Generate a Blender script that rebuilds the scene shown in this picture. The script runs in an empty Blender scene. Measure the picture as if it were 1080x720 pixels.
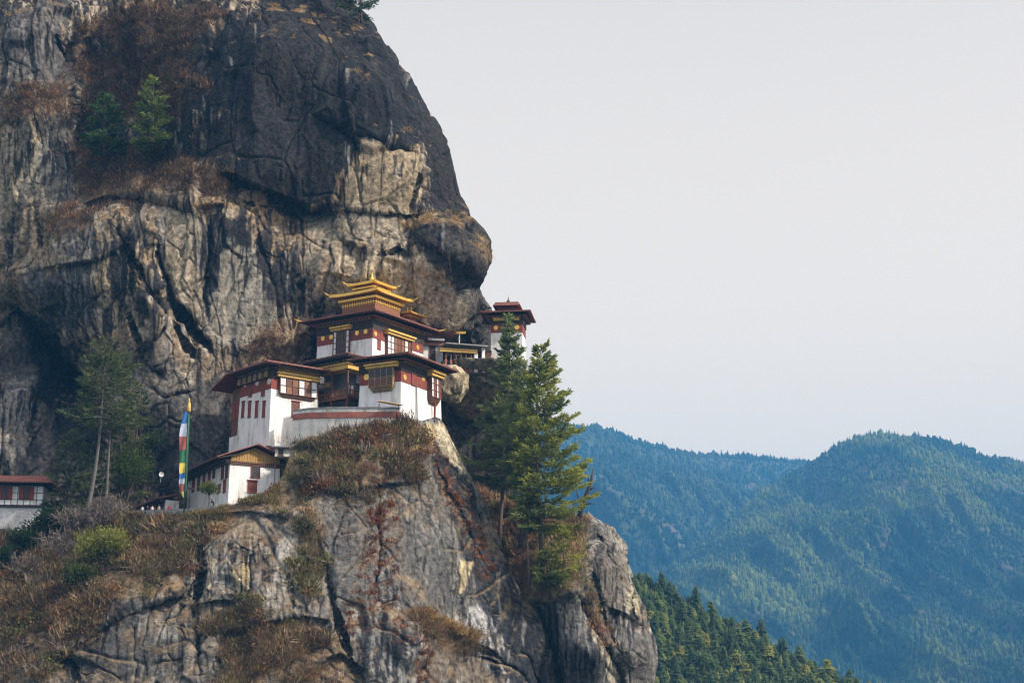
import bpy, bmesh, math, random
import numpy as np
from mathutils import Vector, Matrix

# ------------------------------------------------------------------ camera, sky, sun, exposure
R = math.radians
scene = bpy.context.scene
COL = scene.collection
F = 1800.0 / 1080.0                       # focal length in picture widths
TH = math.atan(430.0 / 1800.0)            # the camera looks up at the cliff
cam_d = bpy.data.cameras.new("camera")
cam_d.sensor_width = 36.0
cam_d.lens = 36.0 * F
cam_d.clip_start = 0.5
cam_d.clip_end = 60000.0
cam = bpy.data.objects.new("camera", cam_d)
COL.objects.link(cam)
cam.location = (0, 0, 0)
cam.rotation_euler = (R(90) + TH, 0, 0)
scene.camera = cam

SUN_EL, SUN_AZ = R(38), R(112)            # azimuth clockwise from +Y
sdir = Vector((math.cos(SUN_EL) * math.sin(SUN_AZ), math.cos(SUN_EL) * math.cos(SUN_AZ), math.sin(SUN_EL)))
world = bpy.data.worlds.new("World")
scene.world = world
world.use_nodes = True
nt = world.node_tree
nt.nodes.clear()
w_out = nt.nodes.new("ShaderNodeOutputWorld")
w_sky = nt.nodes.new("ShaderNodeTexSky")
w_sky.sky_type = 'NISHITA'
w_sky.sun_disc = False
w_sky.sun_elevation = SUN_EL
w_sky.sun_rotation = SUN_AZ
w_sky.dust_density = 6.0
w_bg = nt.nodes.new("ShaderNodeBackground")
w_bg.inputs[1].default_value = 0.055
nt.links.new(w_sky.outputs[0], w_bg.inputs[0])
# a thin bright veil of cloud over the whole sky, brighter towards the zenith
w_tc = nt.nodes.new("ShaderNodeTexCoord")
w_sep = nt.nodes.new("ShaderNodeSeparateXYZ")
nt.links.new(w_tc.outputs['Generated'], w_sep.inputs[0])
w_ramp = nt.nodes.new("ShaderNodeValToRGB")
w_ramp.color_ramp.elements[0].position = 0.0
w_ramp.color_ramp.elements[0].color = (0.97, 0.72, 0.42, 1)
w_ramp.color_ramp.elements[1].position = 1.0
e = w_ramp.color_ramp.elements.new(0.62)
e.color = (0.78, 0.76, 0.74, 1)
w_ramp.color_ramp.elements[2].color = (0.95, 0.95, 0.98, 1)
e = w_ramp.color_ramp.elements.new(0.42)
e.color = (0.525, 0.436, 0.325, 1)
nt.links.new(w_sep.outputs[2], w_ramp.inputs[0])
w_bg2 = nt.nodes.new("ShaderNodeBackground")
w_bg2.inputs[1].default_value = 1.0
nt.links.new(w_ramp.outputs[0], w_bg2.inputs[0])
w_add = nt.nodes.new("ShaderNodeAddShader")
nt.links.new(w_bg.outputs[0], w_add.inputs[0])
nt.links.new(w_bg2.outputs[0], w_add.inputs[1])
nt.links.new(w_add.outputs[0], w_out.inputs[0])

sun_d = bpy.data.lights.new("sun", 'SUN')
sun_d.energy = 3.4
sun_d.angle = R(1.2)
sun_d.color = (1.0, 0.93, 0.82)
sun = bpy.data.objects.new("sun", sun_d)
COL.objects.link(sun)
sun.rotation_euler = sdir.to_track_quat('Z', 'Y').to_euler()

scene.view_settings.view_transform = 'Standard'
scene.view_settings.look = 'None'
scene.view_settings.gamma = 1.0
scene.view_settings.exposure = 0.75
scene.view_settings.use_curve_mapping = False
scene.cycles.use_denoising = True
scene.cycles.filter_width = 1.1
scene.cycles.max_bounces = 6
scene.cycles.diffuse_bounces = 3
scene.cycles.glossy_bounces = 2
scene.cycles.volume_bounces = 0
scene.cycles.transparent_max_bounces = 8

# ------------------------------------------------------------------ helpers
CT, ST = math.cos(TH), math.sin(TH)
def at(px, py, Y):
    """world point seen in the photograph at (px, py) whose forward distance is Y (numbers or arrays)"""
    a = (np.asarray(px, float) - 540.0) / 1800.0
    b = (360.0 - np.asarray(py, float)) / 1800.0
    s = np.asarray(Y, float) / (CT - b * ST)
    return np.stack([a * s, np.asarray(Y, float) + 0 * s, (ST + b * CT) * s], -1)
def V(px, py, Y):
    p = at(px, py, Y)
    return Vector((float(p[0]), float(p[1]), float(p[2])))

def set_tag(o, label=None, cat=None, group=None, kind=None):
    if label: o['label'] = label
    if cat: o['category'] = cat
    if group: o['group'] = group
    if kind: o['kind'] = kind
    return o

def mesh_np(name, verts, faces, mat=None, parent=None, col=None, smooth=False, mats=None, midx=None):
    """verts (n,3), faces (m,k) of one size; col (n,3) linear colour per vertex"""
    me = bpy.data.meshes.new(name)
    verts = np.ascontiguousarray(verts, np.float32); faces = np.ascontiguousarray(faces, np.int32)
    n, (m, k) = len(verts), faces.shape
    me.vertices.add(n); me.vertices.foreach_set("co", verts.ravel())
    me.loops.add(m * k); me.loops.foreach_set("vertex_index", faces.ravel())
    me.polygons.add(m)
    me.polygons.foreach_set("loop_start", np.arange(0, m * k, k, dtype=np.int32))
    me.polygons.foreach_set("loop_total", np.full(m, k, np.int32))
    if smooth: me.polygons.foreach_set("use_smooth", np.ones(m, bool))
    me.update(calc_edges=True)
    if col is not None:
        ca = me.color_attributes.new("Col", 'FLOAT_COLOR', 'POINT')
        c4 = np.ones((n, 4), np.float32); c4[:, :3] = col
        ca.data.foreach_set("color", c4.ravel())
    if mat: me.materials.append(mat)
    o = bpy.data.objects.new(name, me)
    COL.objects.link(o)
    if parent: o.parent = parent
    return o

# ---- numpy noise
def _hash(ix, iy, iz, seed):
    h = (ix.astype(np.int64) * 374761393 + iy.astype(np.int64) * 668265263 + iz.astype(np.int64) * 2147483647 + seed * 1274126177) & 0xFFFFFFFF
    h = ((h ^ (h >> 13)) * 1274126177) & 0xFFFFFFFF
    h = ((h ^ (h >> 16)) * 2246822519) & 0xFFFFFFFF
    return (h ^ (h >> 15)) & 0xFFFFFFFF
def _rnd(ix, iy, iz, seed):
    return _hash(ix, iy, iz, seed) / 4294967296.0
def vnoise(p, seed=0):
    """smooth value noise, -1..1; p (n,3)"""
    i = np.floor(p).astype(np.int64); f = p - i
    f = f * f * f * (f * (f * 6 - 15) + 10)
    r = 0
    for dx in (0, 1):
        wx = f[:, 0] if dx else 1 - f[:, 0]
        for dy in (0, 1):
            wy = f[:, 1] if dy else 1 - f[:, 1]
            for dz in (0, 1):
                wz = f[:, 2] if dz else 1 - f[:, 2]
                r = r + wx * wy * wz * _rnd(i[:, 0] + dx, i[:, 1] + dy, i[:, 2] + dz, seed)
    return r * 2 - 1
ROT = np.array([[0.00, 0.80, 0.60], [-0.80, 0.36, -0.48], [-0.60, -0.48, 0.64]])
def fbm(p, octs=4, seed=0, gain=0.5, lac=2.03):
    r = 0; a = 1.0; t = 0
    for o in range(octs):
        r = r + a * vnoise(p, seed + o * 17); t += a
        a *= gain; p = (p @ ROT.T) * lac + 3.1
    return r / t
def ridged(p, octs=4, seed=0):
    r = 0; a = 1.0; t = 0
    for o in range(octs):
        r = r + a * (1 - 2 * np.abs(vnoise(p, seed + o * 31))); t += a
        a *= 0.5; p = (p @ ROT.T) * 2.07 + 1.7
    return r / t
def facets(p, seed=0, k=14.0, tilt=0.8):
    """fractured blocks: every cell is a tilted plane, softly blended; returns height, crack distance"""
    i = np.floor(p).astype(np.int64)
    num = np.zeros(len(p)); den = np.zeros(len(p))
    f1 = np.full(len(p), 9.0); f2 = np.full(len(p), 9.0)
    for dx in (-1, 0, 1):
        for dy in (-1, 0, 1):
            for dz in (-1, 0, 1):
                cx, cy, cz = i[:, 0] + dx, i[:, 1] + dy, i[:, 2] + dz
                q = np.stack([cx + _rnd(cx, cy, cz, seed), cy + _rnd(cx, cy, cz, seed + 1), cz + _rnd(cx, cy, cz, seed + 2)], -1)
                d = p - q
                r2 = (d * d).sum(1)
                g = np.stack([_rnd(cx, cy, cz, seed + 3), _rnd(cx, cy, cz, seed + 4), _rnd(cx, cy, cz, seed + 5)], -1) * 2 - 1
                val = (g * d).sum(1) * tilt * 2 + (_rnd(cx, cy, cz, seed + 6) * 2 - 1) * 0.6
                w = np.exp(-k * r2)
                num += w * val; den += w
                r1 = np.sqrt(r2)
                f2 = np.minimum(f2, np.maximum(f1, r1)); f1 = np.minimum(f1, r1)
    return num / (den + 1e-12), f2 - f1
def sstep(a, b, x):
    t = np.clip((x - a) / (b - a), 0, 1)
    return t * t * (3 - 2 * t)
def polydist(px, py, pts):
    """distance to a polyline in picture units, and position 0..1 along it"""
    best = np.full(px.shape, 1e9); par = np.zeros(px.shape)
    n = len(pts) - 1
    for j in range(n):
        x0, y0 = pts[j]; x1, y1 = pts[j + 1]
        dx, dy = x1 - x0, y1 - y0
        t = np.clip(((px - x0) * dx + (py - y0) * dy) / (dx * dx + dy * dy + 1e-9), 0, 1)
        d = np.hypot(px - x0 - t * dx, py - y0 - t * dy)
        m = d < best
        best = np.where(m, d, best); par = np.where(m, (j + t) / n, par)
    return best, par
def inpoly(px, py, pts):
    """signed distance to a closed polygon, positive inside"""
    d, _ = polydist(px, py, list(pts) + [pts[0]])
    ins = np.zeros(px.shape, bool)
    n = len(pts)
    for j in range(n):
        x0, y0 = pts[j]; x1, y1 = pts[(j + 1) % n]
        c = ((y0 > py) != (y1 > py)) & (px < (x1 - x0) * (py - y0) / (y1 - y0 + 1e-12) + x0)
        ins ^= c
    return np.where(ins, d, -d)
def rbf(ctrl):
    c = np.array(ctrl, float)
    xy = c[:, :2] / 100.0; v = c[:, 2]
    n = len(c)
    A = np.linalg.norm(xy[:, None] - xy[None], axis=2)
    A = np.sqrt(A * A + 0.01)
    M = np.zeros((n + 3, n + 3)); M[:n, :n] = A
    M[:n, n] = 1; M[:n, n + 1:] = xy; M[n, :n] = 1; M[n + 1:, :n] = xy.T
    w = np.linalg.solve(M, np.concatenate([v, [0, 0, 0]]))
    def f(px, py):
        s = w[n] + w[n + 1] * px / 100 + w[n + 2] * py / 100
        for j in range(n):
            s = s + w[j] * np.sqrt((px / 100 - xy[j, 0]) ** 2 + (py / 100 - xy[j, 1]) ** 2 + 0.01)
        return s
    return f
def grid_faces(nr, nc):
    i = np.arange(nr * nc).reshape(nr, nc)
    return np.stack([i[:-1, :-1], i[1:, :-1], i[1:, 1:], i[:-1, 1:]], -1).reshape(-1, 4)
def grid_normals(P):
    du = np.gradient(P, axis=1); dv = np.gradient(P, axis=0)
    n = np.cross(dv, du)
    return n / (np.linalg.norm(n, axis=2, keepdims=True) + 1e-12)

# ------------------------------------------------------------------ materials
def node_mat(name):
    m = bpy.data.materials.new(name); m.use_nodes = True
    t = m.node_tree
    return m, t, t.nodes['Principled BSDF']
def mat(name, color, rough=0.8, var=0.25, scale=1.5, bump=0.0, metal=0.0, dirt=None, dirt_scale=0.4, dirt_amt=0.5):
    """a procedural material: one colour, mottled by noise, with optional weather stains and grain"""
    m, t, b = node_mat(name)
    N, L = t.nodes, t.links
    tc = N.new("ShaderNodeTexCoord")
    nz = N.new("ShaderNodeTexNoise"); nz.inputs['Scale'].default_value = scale; nz.inputs['Detail'].default_value = 6
    L.new(tc.outputs['Object'], nz.inputs['Vector'])
    rp = N.new("ShaderNodeValToRGB")
    rp.color_ramp.elements[0].position = 0.3; rp.color_ramp.elements[1].position = 0.7
    lo = [c * (1 - var) for c in color]; hi = [min(1, c * (1 + var)) for c in color]
    rp.color_ramp.elements[0].color = (*lo, 1); rp.color_ramp.elements[1].color = (*hi, 1)
    L.new(nz.outputs['Fac'], rp.inputs['Fac'])
    out = rp.outputs['Color']
    if dirt:
        mp = N.new("ShaderNodeMapping"); mp.inputs['Scale'].default_value = (1, 1, 0.22)
        L.new(tc.outputs['Object'], mp.inputs['Vector'])
        n2 = N.new("ShaderNodeTexNoise"); n2.inputs['Scale'].default_value = dirt_scale; n2.inputs['Detail'].default_value = 8
        n2.inputs['Roughness'].default_value = 0.65
        L.new(mp.outputs[0], n2.inputs['Vector'])
        mr = N.new("ShaderNodeMapRange"); mr.inputs[1].default_value = 0.5; mr.inputs[2].default_value = 0.75
        mr.inputs[4].default_value = dirt_amt
        L.new(n2.outputs['Fac'], mr.inputs[0])
        mx = N.new("ShaderNodeMix"); mx.data_type = 'RGBA'
        mx.inputs[7].default_value = (*dirt, 1)
        L.new(mr.outputs[0], mx.inputs[0]); L.new(out, mx.inputs[6])
        out = mx.outputs[2]
    L.new(out, b.inputs['Base Color'])
    b.inputs['Roughness'].default_value = rough
    b.inputs['Metallic'].default_value = metal
    if bump > 0:
        bp = N.new("ShaderNodeBump"); bp.inputs['Strength'].default_value = bump; bp.inputs['Distance'].default_value = 0.05
        L.new(nz.outputs['Fac'], bp.inputs['Height']); L.new(bp.outputs[0], b.inputs['Normal'])
    return m
def attr_mat(name, rough=0.9, var=0.35, scale=1.2, fine=6.0, bump=0.6, dist=0.25, trans=0.0, lohi=(0.25, 0.75)):
    """colour read from the mesh's own Col attribute, broken up by noise, with bump at two sizes"""
    m, t, b = node_mat(name)
    N, L = t.nodes, t.links
    at_ = N.new("ShaderNodeAttribute"); at_.attribute_name = "Col"
    tc = N.new("ShaderNodeTexCoord")
    n1 = N.new("ShaderNodeTexNoise"); n1.inputs['Scale'].default_value = scale; n1.inputs['Detail'].default_value = 9
    n1.inputs['Roughness'].default_value = 0.66
    L.new(tc.outputs['Object'], n1.inputs['Vector'])
    mr = N.new("ShaderNodeMapRange"); mr.inputs[1].default_value, mr.inputs[2].default_value = lohi
    mr.inputs[3].default_value = 1 - var; mr.inputs[4].default_value = 1 + var
    L.new(n1.outputs['Fac'], mr.inputs[0])
    mul = N.new("ShaderNodeVectorMath"); mul.operation = 'SCALE'
    L.new(at_.outputs['Color'], mul.inputs[0]); L.new(mr.outputs[0], mul.inputs[3])
    L.new(mul.outputs[0], b.inputs['Base Color'])
    b.inputs['Roughness'].default_value = rough
    b.inputs['Specular IOR Level'].default_value = 0.12
    if bump > 0:
        n2 = N.new("ShaderNodeTexNoise"); n2.inputs['Scale'].default_value = fine; n2.inputs['Detail'].default_value = 6
        L.new(tc.outputs['Object'], n2.inputs['Vector'])
        ad = N.new("ShaderNodeMath"); ad.operation = 'MULTIPLY_ADD'; ad.inputs[1].default_value = 0.35
        L.new(n2.outputs['Fac'], ad.inputs[0]); L.new(n1.outputs['Fac'], ad.inputs[2])
        bp = N.new("ShaderNodeBump"); bp.inputs['Strength'].default_value = bump; bp.inputs['Distance'].default_value = dist
        L.new(ad.outputs[0], bp.inputs['Height']); L.new(bp.outputs[0], b.inputs['Normal'])
    if trans > 0:
        tr = N.new("ShaderNodeBsdfTranslucent"); L.new(mul.outputs[0], tr.inputs[0])
        mx = N.new("ShaderNodeMixShader"); mx.inputs[0].default_value = trans
        L.new(b.outputs[0], mx.inputs[1]); L.new(tr.outputs[0], mx.inputs[2])
        L.new(mx.outputs[0], t.nodes['Material Output'].inputs['Surface'])
    return m
M_ROCK = attr_mat("rock", var=0.62, scale=1.1, fine=5.0, bump=1.0, dist=0.5, lohi=(0.34, 0.66))
M_LEAF = attr_mat("foliage", rough=0.7, var=0.3, scale=3.0, bump=0, trans=0.42)
M_FAR = attr_mat("far_forest", rough=0.9, var=0.25, scale=0.05, bump=0)
M_GROUND = attr_mat("hillside_ground", rough=0.95, var=0.3, scale=0.02, fine=0.2, bump=0.4, dist=2.0)
M_BARK = mat("bark", (0.09, 0.065, 0.05), 0.95, 0.4, 3.0, 0.6)
# ------------------------------------------------------------------ the rock
rng = np.random.default_rng(7)
def interp(x, pts):
    a = np.array(pts, float)
    return np.interp(x, a[:, 0], a[:, 1])

def rough_rock(P, amp=1.0, seed=0, smooth=None):
    """pushes a grid of world points in and out into fractured rock; returns points, crack field, lump field"""
    nr, nc, _ = P.shape
    n = grid_normals(P)
    n = np.where((n[..., 1:2] > 0.4), n, n)
    q = P.reshape(-1, 3)
    w = q + 0.8 * np.stack([fbm(q / 8.0, 3, seed + 50), fbm(q / 8.0, 3, seed + 60), fbm(q / 8.0, 3, seed + 70)], -1)
    w = w + 0.12 * np.stack([fbm(q / 0.9, 3, seed + 51), fbm(q / 0.9, 3, seed + 61), fbm(q / 0.9, 3, seed + 71)], -1)
    sk = np.array([[1, 0, 0.25], [0, 1, 0.1], [-0.12, 0, 1]])          # joints lean a little
    w = w @ sk
    A, ca = facets(w / np.array([8.0, 10.0, 20.0]), seed, 60, 0.7)
    B, cb = facets(w / np.array([3.1, 3.8, 6.8]), seed + 20, 70, 0.7)
    D, cd = facets(w / np.array([1.2, 1.5, 2.3]), seed + 40, 60, 0.7)
    M, cm = facets((q + 1.2 * np.stack([fbm(q / 10.0, 2, seed + 53), fbm(q / 10.0, 2, seed + 63), fbm(q / 10.0, 2, seed + 73)], -1)) @ sk / np.array([15.0, 18.0, 34.0]), seed + 7, 110, 0.75)
    lump = fbm(q / 5.0, 4, seed + 90)
    rough = sstep(-0.25, 0.35, fbm(q / np.array([8.0, 8.0, 14.0]), 3, seed + 80))
    fine = fbm(q / np.array([0.9, 0.9, 1.3]), 4, seed + 95, gain=0.6)
    keep1 = fbm(q / 6.0, 2, seed + 99) > -0.1; keep2 = fbm(q / 4.0, 2, seed + 98) > 0.12
    if smooth is not None: rough = rough * (1 - smooth.ravel())
    h = (1.25 if smooth is None else 1.25 - 0.75 * smooth.ravel()) * A + (2.1 if smooth is None else 2.1 - 1.1 * smooth.ravel()) * M + (0.18 + 0.50 * rough) * B + (0.03 + 0.12 * rough) * D + 0.12 * lump + (0.08 + 0.14 * rough) * fine
    crack = np.maximum.reduce([np.exp(-(cm / 0.012) ** 2), np.exp(-(ca / 0.018) ** 2) * 0.9 * keep1, np.exp(-(cb / 0.03) ** 2) * 0.8 * keep2])
    h -= 0.5 * crack
    out = P + n * (amp * h).reshape(nr, nc, 1)
    return out, crack.reshape(nr, nc), lump.reshape(nr, nc), B.reshape(nr, nc)

def rock_colours(P, U, W, base, zones, seed, streak=0.6):
    """stains, rock kinds and some painted shade and light, as zones of the surface: zones = (polygon, colour, softness, break-up)"""
    nr, nc, _ = P.shape
    q = P.reshape(-1, 3)
    u = U.ravel(); v = W.ravel()
    uu = u + 9 * fbm(q / 6.0, 4, seed + 1); vv = v + 9 * fbm(q / 6.0, 4, seed + 2)
    tone = fbm(q / np.array([4.0, 4.0, 9.0]), 5, seed + 3)
    warm = fbm(q / 12.0, 4, seed + 4)
    c = np.array(base)[None] * (1 + 0.45 * tone[:, None])
    c = c * (1 + warm[:, None] * np.array([0.22, 0.05, -0.2]))
    # run-off streaks: thin and long in height
    s1 = fbm(q / np.array([1.1, 1.1, 28.0]), 4, seed + 5, gain=0.6)
    s2 = fbm(q / np.array([14.0, 14.0, 18.0]), 3, seed + 6)
    m = sstep(0.02, 0.13, s1 * 1.0 + s2 * 0.9 - 0.05) * min(1, 1.25 * streak)
    c = c * (1 - m[:, None]) + np.array([0.026, 0.026, 0.030]) * m[:, None]
    m = sstep(0.20, 0.30, -s1) * 0.55 * streak
    c = c * (1 - m[:, None]) + np.array([0.46, 0.43, 0.38]) * m[:, None]
    sp = fbm(q / np.array([0.55, 0.55, 0.8]), 3, seed + 15, gain=0.7)
    c = c * (1 + 0.55 * sp[:, None])
    nz = 0.6 * fbm(q / np.array([2.5, 2.5, 6.0]), 4, seed + 11) + 0.95 * fbm(q / np.array([0.8, 0.8, 15.0]), 4, seed + 12, gain=0.6)
    for poly, col, soft, brk, amt in zones:
        d = inpoly(uu, vv, poly)
        m = sstep(-0.45 * soft, 0.45 * soft, d + brk * nz) * amt
        cc = np.array(col)[None] * (1 + 0.45 * tone[:, None] + 0.3 * nz[:, None] + 0.45 * sp[:, None])
        c = c * (1 - m[:, None]) + cc * m[:, None]
    return np.clip(c, 0.008, 0.7).reshape(nr, nc, 3)

def paint(c, m, col):
    return c * (1 - m[..., None]) + np.asarray(col) * m[..., None]

def run_stains(C, U, W, spots, seed):
    """water streaks: each runs down from a wet spot, thin, wavering, broken and fading out"""
    r = np.random.default_rng(seed)
    for x0, x1, y0, y1, n, l0, l1 in spots:
        for _ in range(n):
            x = x0 + (x1 - x0) * r.random(); y = y0 + (y1 - y0) * r.random(); L = l0 + (l1 - l0) * r.random() ** 1.5
            w = 0.7 + 2.6 * r.random() ** 2.2; ph = r.random() * 9
            white = r.random() < 0.28
            rs = np.where((W[:, 0] > y - 4) & (W[:, 0] < y + L + 4))[0] if np.ptp(W[0]) < 1e-6 else np.arange(W.shape[0])
            if len(rs) == 0: continue
            sl = slice(rs[0], rs[-1] + 1)
            cs = np.where((U[sl] > x - 9).any(0) & (U[sl] < x + 9).any(0))[0]
            if len(cs) == 0: continue
            cl = slice(cs[0], cs[-1] + 1)
            u, v = U[sl, cl], W[sl, cl]
            t = (v - y) / L
            xc = x + 1.2 * np.sin(v / 13 + ph) + 0.5 * np.sin(v / 4.1 + ph * 2) + 2.2 * t * (r.random() - 0.5)
            ww = w * (0.55 + 0.45 * np.sin(v / 7 + ph * 3)) * (1 - 0.75 * np.clip(t, 0, 1)) + 0.25
            m = sstep(ww + 0.5, ww - 0.35, np.abs(u - xc)) * sstep(-0.02, 0.04, t) * sstep(1.0, 0.55, t) * (0.85 if not white else 0.5)
            C[sl, cl] = paint(C[sl, cl], m, (0.27, 0.255, 0.235) if white else (0.016, 0.016, 0.019))
    return C
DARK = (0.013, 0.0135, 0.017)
# ---------- upper cliff
SILA = [(-120, 300), (-60, 322), (-20, 350), (0, 372), (8, 383), (22, 392), (45, 407), (75, 428), (110, 447), (135, 463), (160, 473), (190, 480),
        (225, 490), (236, 494), (245, 502), (258, 511), (275, 514), (290, 510), (303, 505), (312, 515), (322, 522), (335, 524), (348, 519), (370, 528), (400, 548), (450, 552), (520, 556), (640, 560)]
ctrlA = [(-60, -60, 60), (100, -60, 62), (240, -60, 55), (330, -60, 50), (400, 0, 40), (0, 0, 42), (60, 30, 40), (90, 60, 50), (130, 40, 46), (200, 50, 34), (280, 40, 27), (350, 30, 26),
         (0, 120, 36), (50, 120, 35), (85, 130, 46), (130, 120, 43), (170, 110, 40), (210, 110, 28), (300, 110, 16), (380, 90, 15), (430, 120, 17),
         (100, 185, 38), (180, 185, 32), (240, 190, 23), (300, 180, 13), (360, 170, 10), (420, 180, 9), (460, 190, 15), (480, 210, 20),
         (0, 230, 40), (50, 230, 33), (110, 230, 26), (180, 225, 23), (230, 225, 21), (300, 235, 17), (350, 225, 11), (420, 230, 9), (470, 240, 9), (500, 265, 14),
         (0, 300, 40), (25, 320, 44), (50, 300, 28), (120, 300, 22), (200, 300, 22), (260, 300, 24), (310, 290, 25), (350, 280, 25), (400, 275, 26), (450, 285, 27), (490, 290, 26), 
         (330, 320, 25), (400, 320, 26), (450, 320, 27), (490, 325, 28), (395, 345, 27), (440, 346, 29), (475, 346, 31), (510, 340, 36),
         (0, 380, 38), (50, 370, 46), (85, 400, 46), (120, 360, 24), (180, 370, 20), (240, 370, 23), (300, 370, 27), (350, 370, 34), (430, 375, 38), (490, 378, 46), (520, 390, 46),
         (0, 460, 30), (60, 450, 42), (100, 440, 36), (150, 430, 22), (200, 430, 21), (240, 430, 24), (300, 440, 28), (400, 440, 38), (470, 430, 46), (500, 450, 46), (530, 470, 44),
         (0, 520, 32), (60, 520, 32), (120, 510, 28), (180, 500, 24), (240, 520, 24), (400, 540, 40), (500, 540, 48), (-60, 640, 45), (200, 640, 40), (400, 640, 50), (560, 640, 50), (-60, 300, 42), (-60, 480, 34)]
ctrlA = [(x, y, d + (16 if x >= 330 and 120 <= y <= 240 else 10 if x >= 290 and y <= 240 else 0) + (6 if x >= 440 and 240 < y <= 265 else 0) - (4 if 320 <= x <= 500 and 270 <= y <= 300 else 0)) for x, y, d in ctrlA]
fA = rbf(ctrlA)
NR, NC, NB = 600, 600, 24
rows = np.linspace(-110, 600, NR)
S = np.linspace(0, 1, NC)
U = np.zeros((NR, NC + NB)); W = np.repeat(rows[:, None], NC + NB, 1)
sil = interp(rows, SILA)
U[:, :NC] = -90 + (sil[:, None] + 90) * S[None]
U[:, NC:] = sil[:, None]
Yd = 300 + fA(U, W)
edge = np.clip((U[:, :NC] - (sil[:, None] - 42)) / 42, 0, 1)
Yd[:, :NC] += 9.0 * (1 - np.sqrt(np.clip(1 - edge ** 2, 0, 1)))
k = np.arange(1, NB + 1)
Yd[:, NC:] = Yd[:, NC - 1:NC] + 0.35 * k + 0.22 * k ** 2
U_A, W_A = U, W
U2 = U.copy(); U2[:, NC:] -= 0.55 * k ** 1.7
# steps and overhangs: below each line the rock stands further back
def step(Yd, line, depth, reach, sharp=3.0):
    l = interp(U, line); x0, x1 = line[0][0], line[-1][0]
    m = sstep(x0 - 12, x0 + 12, U) * (1 - sstep(x1 - 12, x1 + 12, U))
    d = W - l
    return Yd + depth * m * sstep(-sharp, sharp, d) * np.exp(-np.clip(d, 0, 1e9) / reach)
Yd = step(Yd, [(232, 180), (255, 190), (290, 205), (330, 222), (352, 214)], 3.5, 60)
Yd = step(Yd, [(318, 225), (357, 221), (395, 226), (432, 229)], 1.2, 40, 1.5)
Yd = step(Yd, [(350, 252), (365, 258), (400, 268), (440, 285), (480, 300), (498, 303)], 1.0, 40, 6)
Yd = step(Yd, [(425, 238), (450, 258), (480, 275), (508, 292)], 1.6, 40, 4)
Yd = step(Yd, [(300, 300), (340, 290), (395, 303), (430, 318)], 0.8, 30, 5)
Yd = step(Yd, [(90, 215), (120, 205), (165, 212), (200, 220), (232, 216)], 3.5, 50)
Yd = step(Yd, [(330, 120), (370, 138), (410, 152), (440, 160)], 1.6, 30, 3)
Yd = step(Yd, [(40, 285), (100, 275), (130, 262)], 2.0, 40, 3)
cracksA = [([(20, 315), (45, 362), (72, 395), (100, 432), (104, 450)], 13, 11.0), ([(118, 225), (130, 262), (148, 288), (165, 312), (176, 330)], 4, 3.5),
           ([(165, 245), (172, 285), (182, 318), (200, 345), (216, 362), (224, 378)], 4.5, 4.5), ([(145, 368), (158, 385), (176, 402)], 3.5, 3.0),
           ([(183, 340), (198, 362), (210, 380)], 3, 2.6), ([(222, 230), (219, 285), (214, 335)], 3, 1.8), ([(135, 262), (140, 300), (146, 330)], 3, 1.8),
           ([(268, 236), (280, 270), (292, 310), (296, 350)], 2.2, 1.6), ([(309, 222), (311, 260), (313, 300)], 2.2, 1.6), ([(355, 222), (359, 250), (372, 262)], 2.2, 1.8),
           ([(357, 220), (395, 226), (430, 228), (455, 226)], 1.5, 1.3), ([(250, 211), (290, 222), (330, 238)], 2.0, 2.0), ([(120, 300), (140, 345), (150, 372)], 2, 1.5),
           ([(38, 180), (36, 230), (50, 285)], 3, 2.5), ([(432, 228), (437, 200), (447, 180)], 2.0, 2.0), ([(470, 170), (478, 200), (482, 232)], 2.0, 1.2),
           ([(60, 30), (72, 70), (82, 120), (86, 160)], 5, 3.0), ([(0, 365), (40, 380), (44, 420), (30, 470)], 3.0, 2.5), ([(395, 270), (420, 262), (440, 270)], 2, 1.5),
           ([(490, 285), (496, 310), (494, 340)], 3, 3.0), ([(150, 402), (175, 418), (205, 410)], 2.5, 1.5), ([(175, 340), (160, 362), (145, 372)], 2, 1.5)]
UW = U + 1.6 * fbm(np.stack([U.ravel() / 4, W.ravel() / 4, 0 * U.ravel()], -1), 2, 8).reshape(U.shape) + 5 * fbm(np.stack([U.ravel() / 22, W.ravel() / 22, 0 * U.ravel()], -1), 3, 5).reshape(U.shape)
WW = W + 5 * fbm(np.stack([U.ravel() / 22, W.ravel() / 22, 0 * U.ravel() + 9], -1), 3, 6).reshape(U.shape)
crk = np.zeros_like(U)
for pts, wd, dp in cracksA:
    d, t = polydist(UW, WW, pts)
    taper = np.clip(np.minimum(t, 1 - t) * 6, 0.15, 1)
    g = np.exp(-(d / (0.62 * wd * (0.4 + 0.6 * taper))) ** 1.15)
    Yd += dp * g * taper
    crk = np.maximum(crk, g ** 1.5 * taper)
PA = at(U2, W, Yd)
calm = np.zeros_like(U)
for poly in ([(262, 20), (420, 0), (520, 150), (500, 238), (440, 228), (350, 222), (262, 200), (200, 120)], [(170, 222), (300, 235), (300, 380), (230, 370), (180, 300)], [(95, 240), (150, 250), (150, 360), (55, 350)], [(150, 360), (185, 365), (215, 410), (180, 440), (140, 410)], [(360, 160), (450, 160), (440, 265), (320, 262), (318, 228)], [(160, 420), (245, 395), (245, 520), (150, 520)]):
    calm = np.maximum(calm, sstep(-12, 14, inpoly(UW, WW, poly)))
PA, cr, lump, blk = rough_rock(PA, 1.0, 11, 0.8 * calm)
NA = grid_normals(PA)
TAN = (0.225, 0.168, 0.110)
PALE = (0.315, 0.243, 0.155)
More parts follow.
